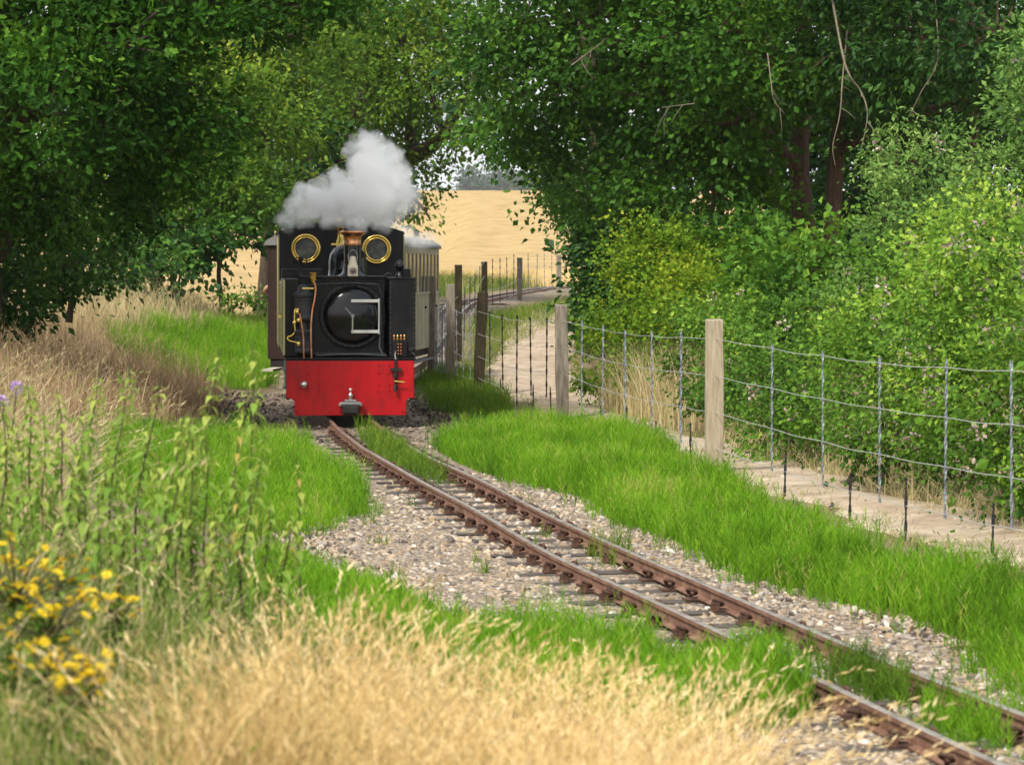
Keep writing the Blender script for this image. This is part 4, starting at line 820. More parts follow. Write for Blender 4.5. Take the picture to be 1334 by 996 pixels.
def tree(name, label, cat, blobs, tpl, L, mat, trunks, bark='bark', lai=1.5, clump=.34, group=None, crown='crown', auto=6, **kw):
    base = trunks[0][0][0] if trunks else blobs[0][0]; base = np.array((base[0], base[1], float(terrain(base[0], base[1]))))
    e = empty(name, tuple(base)); tag(e, label, cat, group)
    mb = MB()
    for pts, r0, r1 in trunks: limb(mb, [np.array(p)-base for p in pts], r0, r1)
    if auto and trunks:           # branches from the trunk out to the crown masses
        tp = np.array([p for pts, _, _ in trunks for p in pts]); big = sorted(blobs, key=lambda b: -b[1][0])[:auto*2]
        for c, r in big:
            s = tp[np.argmin(np.linalg.norm(tp-c-np.array((0, 0, -.3)), axis=1))]; mid = .5*(s+c)+np.array((0, 0, .12*np.linalg.norm(c-s)*.5)); rr = min(.07, trunks[0][1]*.4)
            limb(mb, [s-base, mid-base, c-base, c+np.array((random.uniform(-.6, .6)*r[0], -.3*r[1], random.uniform(-.3, .5)*r[2]))-base], rr, rr*.2, 6)
            for _ in range(4):
                q = c+unit(rng.normal(size=3))*r*.85; limb(mb, [c-base, .5*(c+q)+rng.normal(0, .06, 3)-base, q-base], rr*.35, rr*.08, 5)
    if trunks: mb.build('trunk' if cat == 'tree' else 'stem', bark, e)
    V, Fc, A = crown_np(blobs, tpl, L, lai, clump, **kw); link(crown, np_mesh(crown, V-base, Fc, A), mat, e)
    return e
def TP(*pts): return [P(*p) for p in pts]

# left: near oak, the darker tree below it, paler ash behind
tree('oak_tree', 'big dark oak overhanging from the upper left corner', 'tree',
     [blob(30, 30, 27, 130, 90), blob(150, 60, 26.5, 110, 90), blob(60, 150, 26, 120, 90), blob(190, 160, 27, 100, 90), blob(120, 240, 27.5, 100, 70), blob(235, 110, 27, 60, 70), blob(240, 210, 27, 45, 50), blob(20, 250, 28, 80, 70),
      blob(270, 25, 27, 90, 40), blob(360, 12, 27, 80, 32), blob(440, 8, 27, 60, 24), blob(255, 175, 27.5, 50, 50), blob(100, -60, 28, 200, 80, 2.2), blob(300, -50, 28.5, 180, 60, 2), blob(-90, 60, 28, 120, 180, 2), blob(180, 270, 28, 50, 34)],
     LEAFO, .082, 'leaf_oak', [(TP((-40, 480, 28.5), (-10, 330, 28.5), (20, 190, 28), (10, 40, 28), (0, -80, 28)), .20, .10), (TP((20, 190, 28), (60, 120, 27.5), (130, 50, 27), (250, 0, 27), (400, -10, 27)), .11, .03), (TP((12, 200, 28), (110, 190, 27.5), (200, 190, 27), (250, 205, 27)), .06, .015)], lai=1.05, clump=.30, per=.22, droop=.05, out=.4)
tree('elder_bush', 'dark leafy bush at the left picture edge under the oak', 'bush', [blob(40, 330, 30, 90, 70), blob(110, 300, 31, 70, 70), blob(0, 390, 29, 50, 60), blob(150, 340, 33, 50, 45), blob(60, 270, 31, 60, 50), blob(20, 375, 29.5, 50, 34), blob(85, 350, 30, 50, 34), blob(-40, 380, 29, 60, 50), blob(-20, 340, 29, 60, 60)], LEAF2, .085, 'leaf_dark', [(TP((40, 440, 30), (45, 360, 30), (60, 290, 30)), .05, .015), (TP((90, 420, 31), (100, 340, 31), (120, 290, 31)), .04, .01)], lai=1.1, clump=.28, per=.27, crown='foliage', var0=.22, droop=.1)
tree('ash_tree', 'pale green ash behind the oak, left of the steam', 'tree',
     [blob(300, 120, 48, 70, 60), blob(350, 60, 50, 100, 70), blob(340, 170, 48, 80, 70), blob(270, 200, 47, 70, 60), blob(390, 130, 50, 60, 70), blob(310, 250, 47, 70, 50), blob(370, 240, 48, 45, 50), blob(250, 60, 50, 90, 80), blob(200, 270, 47, 60, 50), blob(420, 60, 52, 60, 60), blob(330, -40, 52, 160, 70, 2.5), blob(150, 200, 49, 90, 90), blob(120, 90, 50, 100, 90)],
     LEAF2, .105, 'leaf_ash', [(TP((175, 395, 48), (190, 320, 48), (198, 250, 48), (240, 150, 48.5), (300, 60, 49)), .17, .06), (TP((198, 250, 48), (170, 170, 48.5), (140, 80, 49)), .09, .03)], lai=1.1, clump=.36, per=.27, var0=-.02)
tree('hazel_bush', 'dark rounded bush behind the tawny grass, left of the carriage', 'bush',
     [blob(225, 315, 46, 55, 42), blob(280, 315, 46, 42, 34), blob(180, 330, 47, 50, 40), blob(235, 352, 45, 48, 20), blob(310, 295, 47, 30, 24), blob(150, 350, 46, 40, 28), blob(275, 280, 48, 46, 28), blob(335, 268, 49, 18, 18), blob(100, 360, 44, 50, 24)],
     LEAFW, .13, 'leaf_dark', [(TP((230, 400, 46), (225, 350, 46), (235, 300, 46)), .07, .02), (TP((290, 400, 46), (285, 350, 46), (300, 310, 46)), .05, .02), (TP((175, 400, 47), (180, 350, 47), (185, 310, 47)), .05, .02)], lai=1.15, clump=.33, per=.3, crown='foliage', var0=.08)
for px_, lab_ in ((300, 'low weedy bush left of the carriage, against the field'), (332, 'smaller weedy bush beside the carriage, against the field')):
    tree('weed_bush', lab_, 'bush', [blob(px_, 392, 46, 14, 12), blob(px_+9, 386, 46, 10, 12), blob(px_-10, 395, 45.6, 10, 9)], LEAF2, .085, 'leaf_bramble', [(TP((px_, 408, 46), (px_+1, 395, 46), (px_+3, 385, 46)), .012, .004)], lai=1.0, clump=.14, per=.27, crown='foliage', auto=0)
# centre: tree over the train
tree('field_maple_tree', 'spreading tree behind the steam with dark forking limbs', 'tree',
     [blob(450, 50, 62, 90, 70), blob(530, 60, 62, 100, 80), blob(470, 120, 61, 80, 60), blob(560, 110, 61, 70, 55), blob(430, 170, 62, 46, 50), blob(610, 60, 62, 60, 70), blob(395, 210, 63, 30, 60), blob(620, 120, 60, 36, 44), blob(500, 0, 63, 150, 60, 2.5), blob(500, 170, 63, 60, 34), blob(560, 235, 62, 26, 24), blob(575, 165, 63, 24, 16), blob(545, 285, 62, 24, 20), blob(530, 268, 62, 16, 14), blob(590, 195, 61, 22, 20), blob(612, 165, 60.5, 30, 30), blob(640, 190, 60, 26, 22), blob(575, 208, 61.5, 14, 14), blob(520, 215, 62, 36, 30)],
     LEAF2, .125, 'leaf_ash', [(TP((480, 420, 63), (490, 330, 63), (515, 240, 62.5), (530, 205, 62)), .26, .19), (TP((530, 205, 62), (535, 180, 62), (532, 110, 62), (520, 40, 62)), .17, .06), (TP((530, 212, 62), (560, 196, 62), (590, 160, 61.5), (620, 110, 61)), .15, .04), (TP((528, 205, 62), (556, 188, 61.5), (575, 172, 61), (600, 130, 60.5)), .12, .03), (TP((520, 240, 62), (550, 270, 61.5), (560, 285, 61.5)), .05, .02), (TP((505, 270, 62), (450, 200, 62), (410, 150, 62)), .12, .03)], lai=1.0, clump=.40, per=.27, droop=.4, var0=-.04)
tree('thorn_tree', 'dark tree between the ash and the steam cloud', 'tree', [blob(385, 250, 57, 30, 40), blob(400, 200, 57, 30, 50), blob(440, 210, 57.5, 36, 40), blob(360, 290, 56, 24, 30), blob(420, 270, 57, 30, 30), blob(470, 250, 57.5, 40, 40), blob(500, 260, 58, 36, 30), blob(400, 150, 58, 40, 40), blob(350, 320, 56, 10, 14)], LEAFW, .15, 'leaf_dark', [(TP((400, 420, 57), (405, 330, 57), (400, 240, 57), (410, 180, 57)), .16, .05)], lai=1.2, clump=.36, per=.3)
# right: overhanging alder, ivy-clad tree, wood behind
tree('alder_tree', 'broad alder arching over the path from the right', 'tree',
     [blob(640, 60, 36, 60, 60), blob(690, 30, 36, 90, 60), blob(650, 150, 37, 46, 50), blob(720, 110, 36, 90, 70), blob(700, 190, 37, 60, 50), blob(780, 180, 36.5, 80, 60), blob(800, 60, 35, 110, 80), blob(870, 130, 35, 100, 80), blob(860, 220, 35.5, 90, 60), blob(930, 50, 34, 110, 80), blob(960, 160, 34.5, 90, 70), blob(930, 250, 35, 80, 60), blob(1010, 90, 34, 70, 70), blob(1000, 300, 35, 60, 60), blob(760, 250, 37, 50, 40), blob(720, 235, 38, 34, 24), blob(735, 275, 38.5, 14, 16), blob(690, 262, 38, 14, 10), blob(620, 175, 38, 18, 22), blob(800, -50, 36, 220, 70, 2.2), blob(1000, -50, 36, 180, 70, 2.2), blob(840, 290, 36, 60, 40)],
     LEAFW, .085, 'leaf_alder', [(TP((1055, 470, 36), (1050, 330, 36), (1040, 220, 36), (1050, 100, 36), (1045, -60, 36)), .17, .10), (TP((1040, 220, 36), (950, 130, 35.5), (850, 90, 35.5), (740, 100, 36), (660, 130, 36.5)), .10, .02), (TP((1048, 110, 36), (930, 30, 35.5), (780, 20, 35.5), (680, 30, 36)), .08, .02)], 'bark_red', lai=1.15, clump=.30, per=.36, droop=.3)
tree('willow_tree', 'shadowed tree at upper right with bare hanging twigs', 'tree',
     [blob(1120, 60, 33, 100, 80), blob(1220, 50, 32, 110, 80), blob(1300, 40, 31, 90, 90), blob(1080, 40, 34, 70, 70), blob(1160, 140, 35, 90, 60), blob(1250, 140, 34, 90, 60), blob(1200, -50, 33, 220, 70, 2.2), blob(1330, 120, 33, 60, 80), blob(1120, 240, 37, 70, 60), blob(1200, 220, 37, 70, 60)],
     LEAF2, .09, 'leaf_dark', [(TP((1085, 480, 35), (1080, 350, 35), (1088, 200, 35), (1100, 60, 35), (1110, -60, 35)), .13, .07), (TP((1180, 460, 36), (1175, 330, 36), (1190, 180, 36), (1200, 40, 36)), .10, .06), (TP((1265, 420, 36), (1262, 300, 36), (1270, 150, 36), (1280, 0, 36)), .09, .05)], 'bark_red', lai=.95, clump=.30, per=.27, var0=.06, auto=8)
tree('ivy_clad_tree', 'dark ivy covered tree where the path bends out of sight', 'tree',
     [blob(790, 310, 44, 46, 50), blob(770, 270, 44, 50, 40), blob(800, 370, 43.5, 40, 50), blob(775, 350, 44, 26, 40), blob(750, 240, 45, 50, 36), blob(720, 220, 45, 30, 24), blob(830, 260, 44, 60, 60), blob(860, 330, 44, 60, 60), blob(800, 410, 42, 34, 30), blob(770, 400, 43, 20, 30), blob(735, 290, 45, 16, 22), blob(752, 320, 45, 14, 20), blob(775, 300, 43.6, 40, 46), blob(790, 260, 43.4, 50, 44), blob(785, 385, 42.8, 30, 46), blob(812, 330, 43, 44, 50), blob(850, 280, 43, 60, 50), blob(768, 430, 42.6, 18, 24), blob(760, 375, 43.6, 14, 30), blob(700, 205, 44, 40, 24), blob(665, 195, 44, 26, 20)],
     LEAFW, .085, 'leaf_dark', [(TP((800, 450, 44), (798, 350, 44), (790, 240, 44), (770, 120, 44), (760, -40, 44)), .22, .12)], lai=1.3, clump=.26, per=.36, var0=-.02)
back = [(880, 180, 50, 'tall dark wood tree seen deep behind the ivy tree'), (1000, 200, 48, 'dark wood tree deep behind the alder trunk'), (1130, 220, 46, 'shadowy wood tree deep behind the bare hanging twigs'), (1260, 200, 45, 'dark wood tree deep behind the shrubs at the right edge'), (690, 60, 58, 'dim tree in the gap above the field, behind the alder'), (70, 200, 58, 'dim wood tree deep behind the oak at far left'), (200, 160, 64, 'dim wood tree deep behind the ash'), (340, 110, 72, 'dim wood tree showing through the ash crown left of the steam'), (470, 60, 78, 'dim wood tree directly behind the steam and the forking limbs')]
for px, py, d, lab in back:
    bl = [blob(px+random.uniform(-70, 70), py+dy, d+random.uniform(-1, 1.5), 95, 85) for dy in (-150, -60, 20, 90)]
    if px > 800: bl += [blob(px+random.uniform(-50, 50), py+170, d, 90, 70)]+[blob(px+q, w, d+2, 75, 60) for q in (-45, 45) for w in (-10, 70, 150)]
    if px in (340, 470): bl = [blob(px+q, py+w, d+1, 80, 70) for q, w in ((-60, -60), (50, -70), (-50, 40), (40, 30), (-70, 110), (20, 120 if px == 340 else 90), (0, -140))]
    if px == 690: bl = [blob(680, 30, d, 80, 70), blob(640, 100, d, 50, 60), blob(720, 130, d, 70, 60), blob(760, 200, d, 50, 50)]
    if px > 800: bl += [blob(px+q, 400+random.uniform(-20, 20), d-4, 80, 60) for q in (-40, 40)]+[blob(px, 320, d-2, 90, 60), blob(px+50, 120, d, 90, 80)]
    trk_ = [(TP((px, 430, d), (px+10, 250, d), (px, 60, d), (px, -60, d)), .16, .08)] if px != 690 else [(TP((800, 420, d), (800, 250, d), (780, 60, d), (770, -60, d)), .16, .08)]
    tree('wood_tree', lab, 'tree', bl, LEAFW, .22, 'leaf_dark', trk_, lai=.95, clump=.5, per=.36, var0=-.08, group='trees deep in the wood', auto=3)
# dead twigs hanging in the shade on the right
def twig(pts, r, label):
    base = np.array(pts[0]); mb = MB(); q = spline(pts, 5); mb.tube(q-base, [r*(1-.7*k/(len(q)-1)) for k in range(len(q))], 6)
    for _ in range(3):
        i = random.randrange(3, len(q)-1); e = q[i]+np.array((random.uniform(-.25, .25), random.uniform(-.1, .1), random.uniform(-.35, -.05))); mb.tube(np.array([q[i], .5*(q[i]+e)+rng.normal(0, .02, 3), e])-base, [r*.5, r*.35, r*.15], 5)
    o = mb.build('dead_branch', 'dead_wood'); o.location = base; tag(o, label, 'branch', 'bare branches hanging from the right trees')
twig(TP((1075, -60, 33), (1088, 20, 32), (1103, 90, 31.5), (1122, 120, 31.5), (1130, 150, 31.4), (1122, 195, 31.4)), .017, 'thickest bare grey branch hanging before the shaded trunks at upper right')
twig(TP((1104, 40, 32.6), (1098, 100, 31.8), (1094, 150, 31.6), (1085, 190, 31.6), (1088, 215, 31.6)), .012, 'thin pair of bare twigs hanging just left of the thick grey branch')
twig(TP((1215, -50, 33), (1220, 20, 31.4), (1221, 80, 30.8), (1200, 120, 30.8), (1185, 150, 30.8)), .010, 'slender bare twig angled down at the upper right')
twig(TP((745, 85, 33), (765, 70, 33), (790, 50, 33)), .012, 'short bare bleached twig poking from the alder crown')
twig(TP((1000, 70, 32.6), (1005, 110, 31.6), (1008, 130, 31.5), (1022, 148, 31.5)), .009, 'small hooked bare twig left of the reddish trunk')
twig(TP((905, 135, 32), (880, 138, 32), (862, 140, 32)), .008, 'short level bare twig in the middle of the alder')

# hedge on the far side of the path
bramble_fl = np.array([0])
def fl_mesh(k):
    n = 16; u = unit(rng.normal(size=(n, 3))); c = u*.035*rng.uniform(.3, 1.2, (n, 1)); V, Fc, A = leaf_verts(LEAFW, c, u+rng.normal(0, .4, (n, 3)), rng.normal(size=(n, 3)), rng.uniform(.018, .032, n), rng.random(n)); TRI[0] -= len(Fc)
    m = np_mesh('flower_cluster', V, Fc, A); m.materials.append(MATS['petal_pink']); return m
FLM = [fl_mesh(k) for k in range(4)]
def bush(name, label, blobs, tpl, L, mat, flowers=0, lai=1.12, clump=.22, per=.3, stems=True, **kw):
    c, r = max(blobs, key=lambda b: b[1][0]); tr = []
    if stems:
        for _ in range(4):
            g = np.array((c[0]+random.uniform(-.5, .5)*r[0], c[1]+random.uniform(0, .3), 0)); g[2] = float(terrain(g[0], g[1])); b_ = random.choice(blobs); tr.append(([tuple(g), tuple(.5*(g+b_[0])+rng.normal(0, .08, 3)), tuple(b_[0]+np.array((0, 0, .2*b_[1][2])))], .022, .006))
    e = tree(name, label, 'bush', blobs, tpl, L, mat, tr, 'bark', lai, clump, 'hedge along the path', 'foliage', 0, per=per, **kw)
    base = np.array(e.location)
    for k in range(flowers):
        b_ = blobs[random.randrange(len(blobs))]; u = unit(np.array((random.uniform(-1, .8), -1.0, random.uniform(-.2, 1.2)))); q = b_[0]+u*b_[1]*random.uniform(1.0, 1.18)
        if q[2] < terrain(q[0], q[1])+.25: continue
        o = link('flower_cluster', FLM[k % 4], None, e); o['kind'] = 'stuff'; o.location = q-base; o.scale = [random.uniform(.8, 1.5)]*3; o.rotation_euler = (random.random()*6, random.random()*6, 0)
    return e
bush('bramble_bush', 'flowering bramble with most pink blossom, at the right picture edge', [blob(1290, 330, 18.6, 90, 80), blob(1330, 430, 18, 80, 90), blob(1240, 420, 18.6, 70, 80), blob(1290, 520, 17.6, 90, 80), blob(1220, 510, 18.6, 60, 70), blob(1310, 600, 17.3, 80, 60), blob(1390, 480, 17, 70, 120)], LEAFW, .038, 'leaf_bramble', 34)
bush('bramble_bush', 'flowering bramble second from the right, behind the steel droppers', [blob(1180, 420, 20.2, 70, 70), blob(1130, 480, 20.6, 70, 80), blob(1200, 500, 19.6, 60, 80), blob(1150, 560, 19.9, 70, 60), blob(1215, 585, 19.2, 60, 50), blob(1190, 350, 20.8, 50, 50)], LEAFW, .038, 'leaf_bramble', 18, var0=-.03)
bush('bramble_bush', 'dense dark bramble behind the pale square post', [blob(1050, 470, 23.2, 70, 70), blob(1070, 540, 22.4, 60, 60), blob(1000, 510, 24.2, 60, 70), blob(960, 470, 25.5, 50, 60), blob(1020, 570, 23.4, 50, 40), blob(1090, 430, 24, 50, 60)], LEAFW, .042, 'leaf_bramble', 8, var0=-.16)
bush('bramble_bush', 'mixed green bramble just left of the pale square post', [blob(915, 455, 28.4, 45, 50), blob(940, 420, 27.5, 45, 50), blob(935, 500, 27, 36, 46)], LEAFW, .048, 'leaf_bramble', 4, var0=-.05)
bush('dogwood_bush', 'yellow green sunlit bush beside the bend in the path', [blob(840, 350, 32, 50, 40), blob(870, 400, 31.2, 60, 50), blob(810, 400, 32, 40, 50), blob(800, 450, 31.6, 36, 50), blob(850, 460, 30.6, 50, 50), blob(900, 340, 32, 40, 36), blob(920, 380, 31, 40, 40), blob(820, 330, 32.3, 22, 26), blob(870, 310, 32.4, 20, 22), blob(770, 480, 32.2, 16, 30), blob(960, 350, 30.6, 40, 34), blob(900, 420, 30, 50, 50), blob(950, 400, 29.6, 40, 40), blob(880, 300, 32, 26, 26), blob(830, 300, 32, 18, 22)], LEAFW, .050, 'leaf_yellow', 0, lai=1.15, clump=.2)
bush('hazel_bush', 'mid green bush between the yellow bush and the dark bramble', [blob(1000, 400, 28.5, 50, 60), blob(990, 350, 30, 40, 50), blob(1040, 360, 29, 50, 60), blob(1090, 330, 29, 40, 50), blob(980, 300, 32, 50, 36)], LEAFW, .085, 'leaf_alder', 0, clump=.24, var0=-.05)
bush('blackthorn_bush', 'tall grey green thorn bush with small leaves below the hanging twigs', [blob(1200, 230, 23, 60, 46), blob(1170, 280, 22.6, 60, 50), blob(1230, 290, 21.8, 60, 50), blob(1150, 330, 22.6, 50, 50), blob(1150, 205, 23.2, 20, 34), blob(1230, 190, 23, 20, 34), blob(1120, 380, 23, 40, 40), blob(1170, 170, 23.3, 14, 20)], LEAF2, .045, 'leaf_hawthorn', 6, lai=1.0, clump=.15, per=.27)
bush('hawthorn_bush', 'tall thorn bush reaching the upper right picture edge', [blob(1310, 240, 20.6, 50, 60), blob(1325, 160, 20.8, 36, 60), blob(1290, 300, 20, 60, 50), blob(1340, 70, 21, 30, 60), blob(1380, 180, 20.6, 60, 160), blob(1318, 110, 21, 20, 40)], LEAF2, .047, 'leaf_hawthorn', 4, lai=1.0, clump=.15, per=.27, var0=.06)
bush('bramble_bush', 'bramble beyond the right picture edge, nearest the camera', [blob(1520, 420, 16.4, 110, 130), blob(1480, 560, 15.8, 90, 90), blob(1620, 480, 15.4, 110, 150), blob(1600, 620, 14.6, 110, 90), blob(1740, 520, 14.4, 120, 160)], LEAFW, .075, 'leaf_bramble', 8, lai=1.1, clump=.28)
tree('thorn_tree', 'dark tree beyond the right picture edge', 'tree', [blob(1480, 120, 29, 130, 130), blob(1430, 260, 29, 90, 90), blob(1560, 260, 28, 120, 130), blob(1700, 150, 28, 150, 180), blob(1650, 360, 28, 120, 100), blob(1450, 380, 28.5, 90, 70)], LEAFW, .15, 'leaf_dark', [(TP((1540, 520, 29), (1535, 350, 29), (1530, 150, 29), (1520, -40, 29)), .16, .08)], lai=1.0, clump=.4, per=.36, auto=3)
tree('thorn_tree', 'dark tree beyond the left picture edge', 'tree', [blob(-180, 120, 32, 130, 140), blob(-240, 280, 32, 120, 120), blob(-130, 330, 33, 70, 70), blob(-340, 160, 32, 130, 180), blob(-330, 350, 31.5, 110, 80)], LEAFW, .15, 'leaf_dark', [(TP((-220, 440, 32), (-215, 300, 32), (-210, 100, 32)), .16, .08)], lai=1.0, clump=.4, per=.36, auto=3)
# long pale grass leaning out of the yellow bush
N_ = 3200; d = 27.6+rng.random(N_)*4; x = .95+(31.6-d)*.16+rng.random(N_)*.95; q, tip, td = blades(x, d, rng.uniform(.3, 1.0, N_), np.abs(rng.normal(.4, .2, N_)), np.full(N_, .009), rng.uniform(.1, 1, N_)); stuff('grass', [q], 'straw_pale', 'long pale grass leaning out beside the yellow bush', 'grass')

# far trees on the skyline
FT = [(616, 236, 1300, 22, 24, 'bluish round tree on the skyline above the field'), (648, 234, 1330, 30, 28, 'second bluish skyline tree, half hidden by the alder'), (690, 244, 1340, 30, 20, 'third skyline tree, showing through the alder leaves'), (572, 252, 1400, 20, 9, 'low skyline tree beside the white gap of sky'), (340, 262, 1350, 60, 22, 'skyline tree glimpsed through the left trees')]
for px, py, d, rx, ry, lab in FT:
    bl = [blob(px+random.uniform(-.4, .4)*rx, py+random.uniform(-.2, .5)*ry, d+random.uniform(-3, 3), rx*.62, ry*.6) for _ in range(5)]+[blob(px, py+ry, d, rx*.8, ry)]
    tree('skyline_tree', lab, 'tree', bl, LEAFW, 2.0, 'leaf_far', [(TP((px, 290, d), (px+1, 262, d), (px, 244, d)), .6, .3)], lai=1.3, clump=3., per=.36, group='trees on the skyline', auto=2)

# ---------------------------------------------------------------- nettles, ragwort, small flowers
def nl_mesh(k):
    L = 1.0; v = []; f = []
    W = [.0, .16, .19, .13, .055, 0]; Yp = [0, .18, .38, .62, .84, 1]; Zp = [0, .04, .02, -.07, -.20, -.36]
    for i in range(6):
        w_ = W[i]*(1+.1*k); v += [(-w_, Yp[i], Zp[i]+.05*(w_ > 0)), (0, Yp[i], Zp[i]), (w_, Yp[i], Zp[i]+.05*(w_ > 0))]
    for i in range(5): f += [(3*i, 3*i+1, 3*i+4, 3*i+3), (3*i+1, 3*i+2, 3*i+5, 3*i+4)]
    m = np_mesh('leaf', np.array(v, float), np.array(f), np.full(len(f), (.25, .5, .75, .95)[k]), True); m.materials.append(MATS['leaf_nettle']); return m
NL = [nl_mesh(k) for k in range(4)]
yl = NL[0].copy(); yl.materials.clear(); yl.materials.append(MATS['leaf_withered']); 
def nettle(px, top, d, label, yellow=False):
    X0 = (px-CX)/F*d; z0 = float(terrain(X0, d)); zt = EYE-(top-HY)/F*d; h = max(.45, zt-z0)
    e = empty('nettle', (X0, d, z0)); tag(e, label, 'nettle', 'nettles on the near bank')
    lean = np.array((random.uniform(-.10, .10), random.uniform(-.08, .08)))
    def sp(t): return np.array((lean[0]*h*t*t+.01*math.sin(t*9), lean[1]*h*t*t, h*t))
    pts = [sp(t) for t in np.linspace(0, 1, 9)]; MB().tube(pts, [.0055*(1-.7*t) for t in np.linspace(0, 1, 9)], 6).build('stem', 'plant_stem', e)
    t = .22; a = random.random()*3; mlev = 0
    while t < 1.0:
        Ls = (.058*(1-t)**.5+.022)*random.uniform(.85, 1.15)
        for q in (0, math.pi):
            if random.random() < .10: continue
            o = link('leaf', (yl if yellow and random.random() < .08 else NL[min(3, int(random.random()*2+2*t))]), None, e); o.location = sp(t); o.scale = (Ls, Ls, Ls); o.rotation_euler = (random.uniform(-.75, -.05), random.uniform(-.2, .2), a+q+random.uniform(-.25, .25))
        a += math.pi/2; t += .030+.010*(1-t)
    if random.random() < .7:        # hanging seed strings
        n = 110; tt = rng.uniform(.45, .98, n); c = np.array([sp(t) for t in tt])+rng.normal(0, .018, (n, 3)); c[:, 2] -= .01; V, Fc, A = leaf_verts(LEAFN, c, np.tile((0, 0, -1.), (n, 1))+rng.normal(0, .4, (n, 3)), rng.normal(size=(n, 3)), rng.uniform(.015, .03, n), rng.uniform(.5, 1, n)); link('seed_strings', np_mesh('seed_strings', V, Fc, A), 'leaf_nettle', e)['kind'] = 'stuff'
NT = [(330, 470, 9.4, 'tallest nettle, standing up towards the left buffer'), (243, 480, 9.0, 'tall nettle second left of the tallest one'), (298, 540, 9.6, 'nettle right beside the tallest one'), (395, 622, 9.6, 'lone nettle at the right end of the clump, before the pale ballast', ), (172, 520, 8.8, 'nettle with dark stem left of centre in the clump'), (140, 500, 8.6, 'tall nettle near the brown grass bank'),
      (210, 560, 9.2), (270, 600, 9.0), (120, 560, 8.4), (90, 530, 8.8), (60, 560, 8.4), (30, 575, 8.6), (5, 590, 8.2), (190, 620, 8.4), (230, 650, 8.6), (320, 640, 8.8), (345, 680, 9.0), (280, 690, 8.3), (150, 640, 8.1), (75, 640, 8.0), (215, 560, 8.0), (255, 560, 8.6), (110, 600, 9.2), (45, 520, 9.0), (365, 690, 9.3), (310, 590, 8.4), (20, 540, 9.2), (70, 580, 9.4), (130, 600, 9.0), (185, 570, 9.5), (240, 610, 9.3), (100, 510, 9.4), (290, 650, 9.5), (160, 690, 7.8), (200, 700, 8.0), (125, 700, 7.7)]
ORD = 'leftmost second third fourth fifth sixth seventh eighth ninth tenth eleventh twelfth thirteenth fourteenth fifteenth sixteenth seventeenth eighteenth nineteenth twentieth'.split()
rows = {'front': [q for q in NT if len(q) < 4 and q[2] < 8.5], 'middle': [q for q in NT if len(q) < 4 and 8.5 <= q[2] < 9.1], 'back': [q for q in NT if len(q) < 4 and q[2] >= 9.1]}
nlab = {}
for rn, qs in rows.items():
    for k, q in enumerate(sorted(qs)): nlab[q] = ('green nettle, %s%s in the %s row of the near clump' % (ORD[k], '' if k == 0 else ' from the left', rn))
for q in NT: nettle(q[0], q[1]-26, q[2], q[3] if len(q) > 3 else nlab[q], q[0] > 260)
def rag_head():
    V = []; n = 13; c = np.zeros((n, 3)); a = np.arange(n)*2*math.pi/n; t = np.stack([np.cos(a), np.sin(a), np.full(n, .15)], 1); A = leaf_verts(LEAFN, c, t, np.tile((0, 0, 1.), (n, 1)), np.full(n, .014), rng.random(n))
    n2 = 8; B2 = leaf_verts(LEAFW, rng.normal(0, .0025, (n2, 3)), rng.normal(size=(n2, 3)), rng.normal(size=(n2, 3)), np.full(n2, .006), np.zeros(n2)); V, Fc, v = join_np([A, B2]); m = np_mesh('flower_head', V, Fc, v); m.materials.append(MATS['petal_yellow']); return m
RH = rag_head()
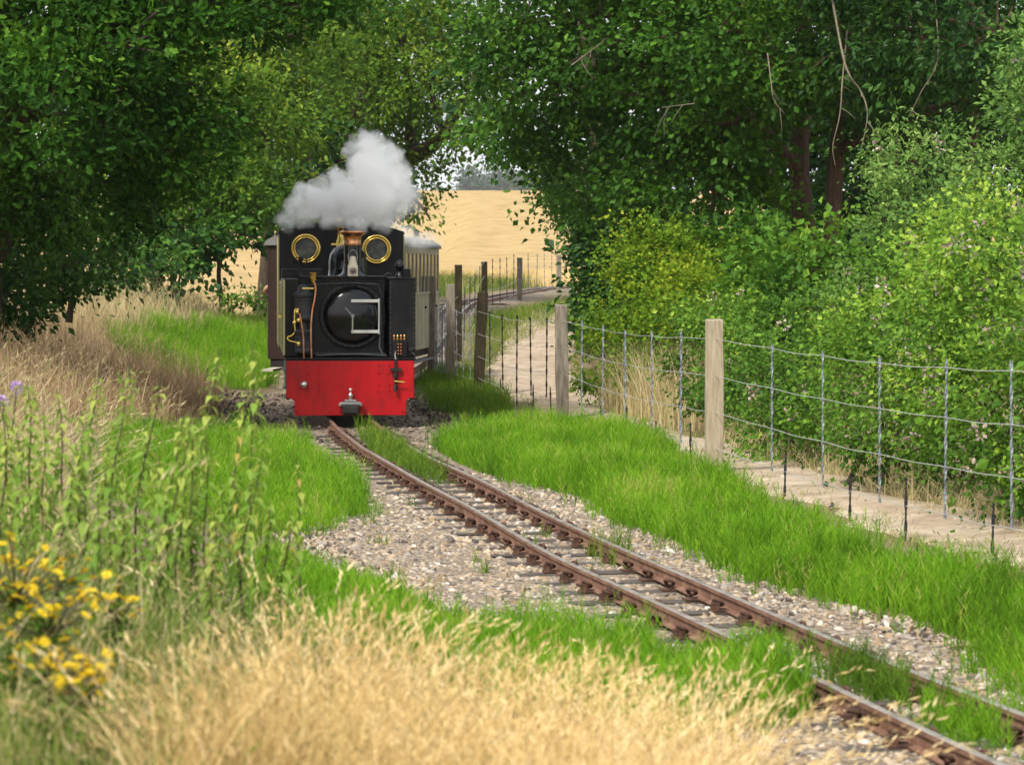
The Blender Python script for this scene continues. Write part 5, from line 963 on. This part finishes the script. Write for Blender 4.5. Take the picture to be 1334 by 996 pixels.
def ragwort(px, py, d, label, nh=24, spread=.07):
    X0 = (px-CX)/F*d; z0 = float(terrain(X0, d)); zt = EYE-(py-HY)/F*d; e = empty('ragwort', (X0, d, z0)); tag(e, label, 'wildflower', 'yellow ragwort on the near bank'); h = zt-z0
    mb = MB(); mb.tube([(0, 0, 0), (.01, .0, h*.5), (0, 0, h*.85)], [.006, .005, .004], 6); hp = []
    for k in range(nh):
        q = np.array((random.gauss(0, spread), random.gauss(0, spread*.8), h+random.gauss(0, spread*.45))); hp.append(q); mb.tube([(0, 0, h*.8), tuple(.5*np.array((0, 0, h*.85))+.5*q+np.array((0, 0, -.015))), tuple(q)], [.003, .0022, .0018], 4)
    mb.build('stem', 'plant_stem', e)
    n = 160; t = rng.uniform(.05, .92, n); a = rng.uniform(0, 6.28, n); c = np.stack([rng.normal(0, .01, n), rng.normal(0, .01, n), t*h], 1); V, Fc, A = leaf_verts(LEAFN, c, np.stack([np.cos(a), np.sin(a), rng.uniform(-.2, .7, n)], 1), np.tile((0, 0, 1.), (n, 1))+rng.normal(0, .4, (n, 3)), rng.uniform(.03, .08, n), rng.uniform(.2, .7, n)); link('foliage', np_mesh('foliage', V, Fc, A), 'leaf_nettle', e)
    for q in hp:
        o = link('flower_head', RH, None, e); o.location = q; s = random.uniform(.8, 1.3); o.scale = (s, s, s); o.rotation_euler = (random.uniform(-.7, .9), random.uniform(-.6, .6), random.random()*6)
for a_ in ((20, 745, 6.6, 'large yellow ragwort at the left picture edge', 64, .085), (62, 790, 6.3, 'yellow ragwort just right of the picture edge one', 40, .065), (80, 740, 6.9, 'small yellow ragwort behind the edge ones', 10, .035), (150, 780, 7.0, 'yellow ragwort nearest the nettle stems', 22, .045), (62, 860, 5.7, 'low yellow ragwort in the lower left corner', 44, .05), (105, 885, 5.6, 'lowest yellow ragwort, right of the corner one', 28, .035), (12, 830, 5.8, 'sparse yellow ragwort low at the picture edge', 8, .05)): ragwort(*a_)
x = np.array([P(px, 500, 12)[0] for px in (15, 25, 8)]); e = empty('scabious', (x[0], 12, float(terrain(x[0], 12)))); tag(e, 'lilac wildflower in the pale grass at left edge', 'wildflower')
h = EYE-(505-HY)/F*12-e.location[2]; MB().tube([(0, 0, 0), (0, 0, h*.6), (.02, 0, h)], .004, 5).tube([(0, 0, h*.5), (-.03, 0, h*.8), (-.04, 0, h-.06)], .003, 5).build('stem', 'plant_stem', e)
for q in ((.02, 0, h), (-.04, 0, h-.06)):
    n = 40; u = unit(rng.normal(size=(n, 3))+np.array((0, 0, .6))); V, Fc, A = leaf_verts(LEAFW, u*.012, u, rng.normal(size=(n, 3)), np.full(n, .022), rng.random(n)); link('flower_head', np_mesh('flower_head', V+np.array(q), Fc, A), 'petal_lilac', e)

# ---------------------------------------------------------------- summer haze
HAZE = .00011
def haze():
    m = bpy.data.materials.new('haze'); m.use_nodes = True; nt = m.node_tree; nt.nodes.clear(); o = nt.nodes.new('ShaderNodeOutputMaterial'); pv = nt.nodes.new('ShaderNodeVolumePrincipled')
    pv.inputs['Color'].default_value = (.86, .92, 1, 1); pv.inputs['Density'].default_value = HAZE; nt.links.new(pv.outputs[0], o.inputs['Volume']); MATS['haze'] = m
    ob = MB().box(-2600, 2600, -900, 3600, -12, 90).build('haze', 'haze'); tag(ob, 'pale summer haze over the far field and skyline', 'haze', kind='stuff')
if HAZE: haze()
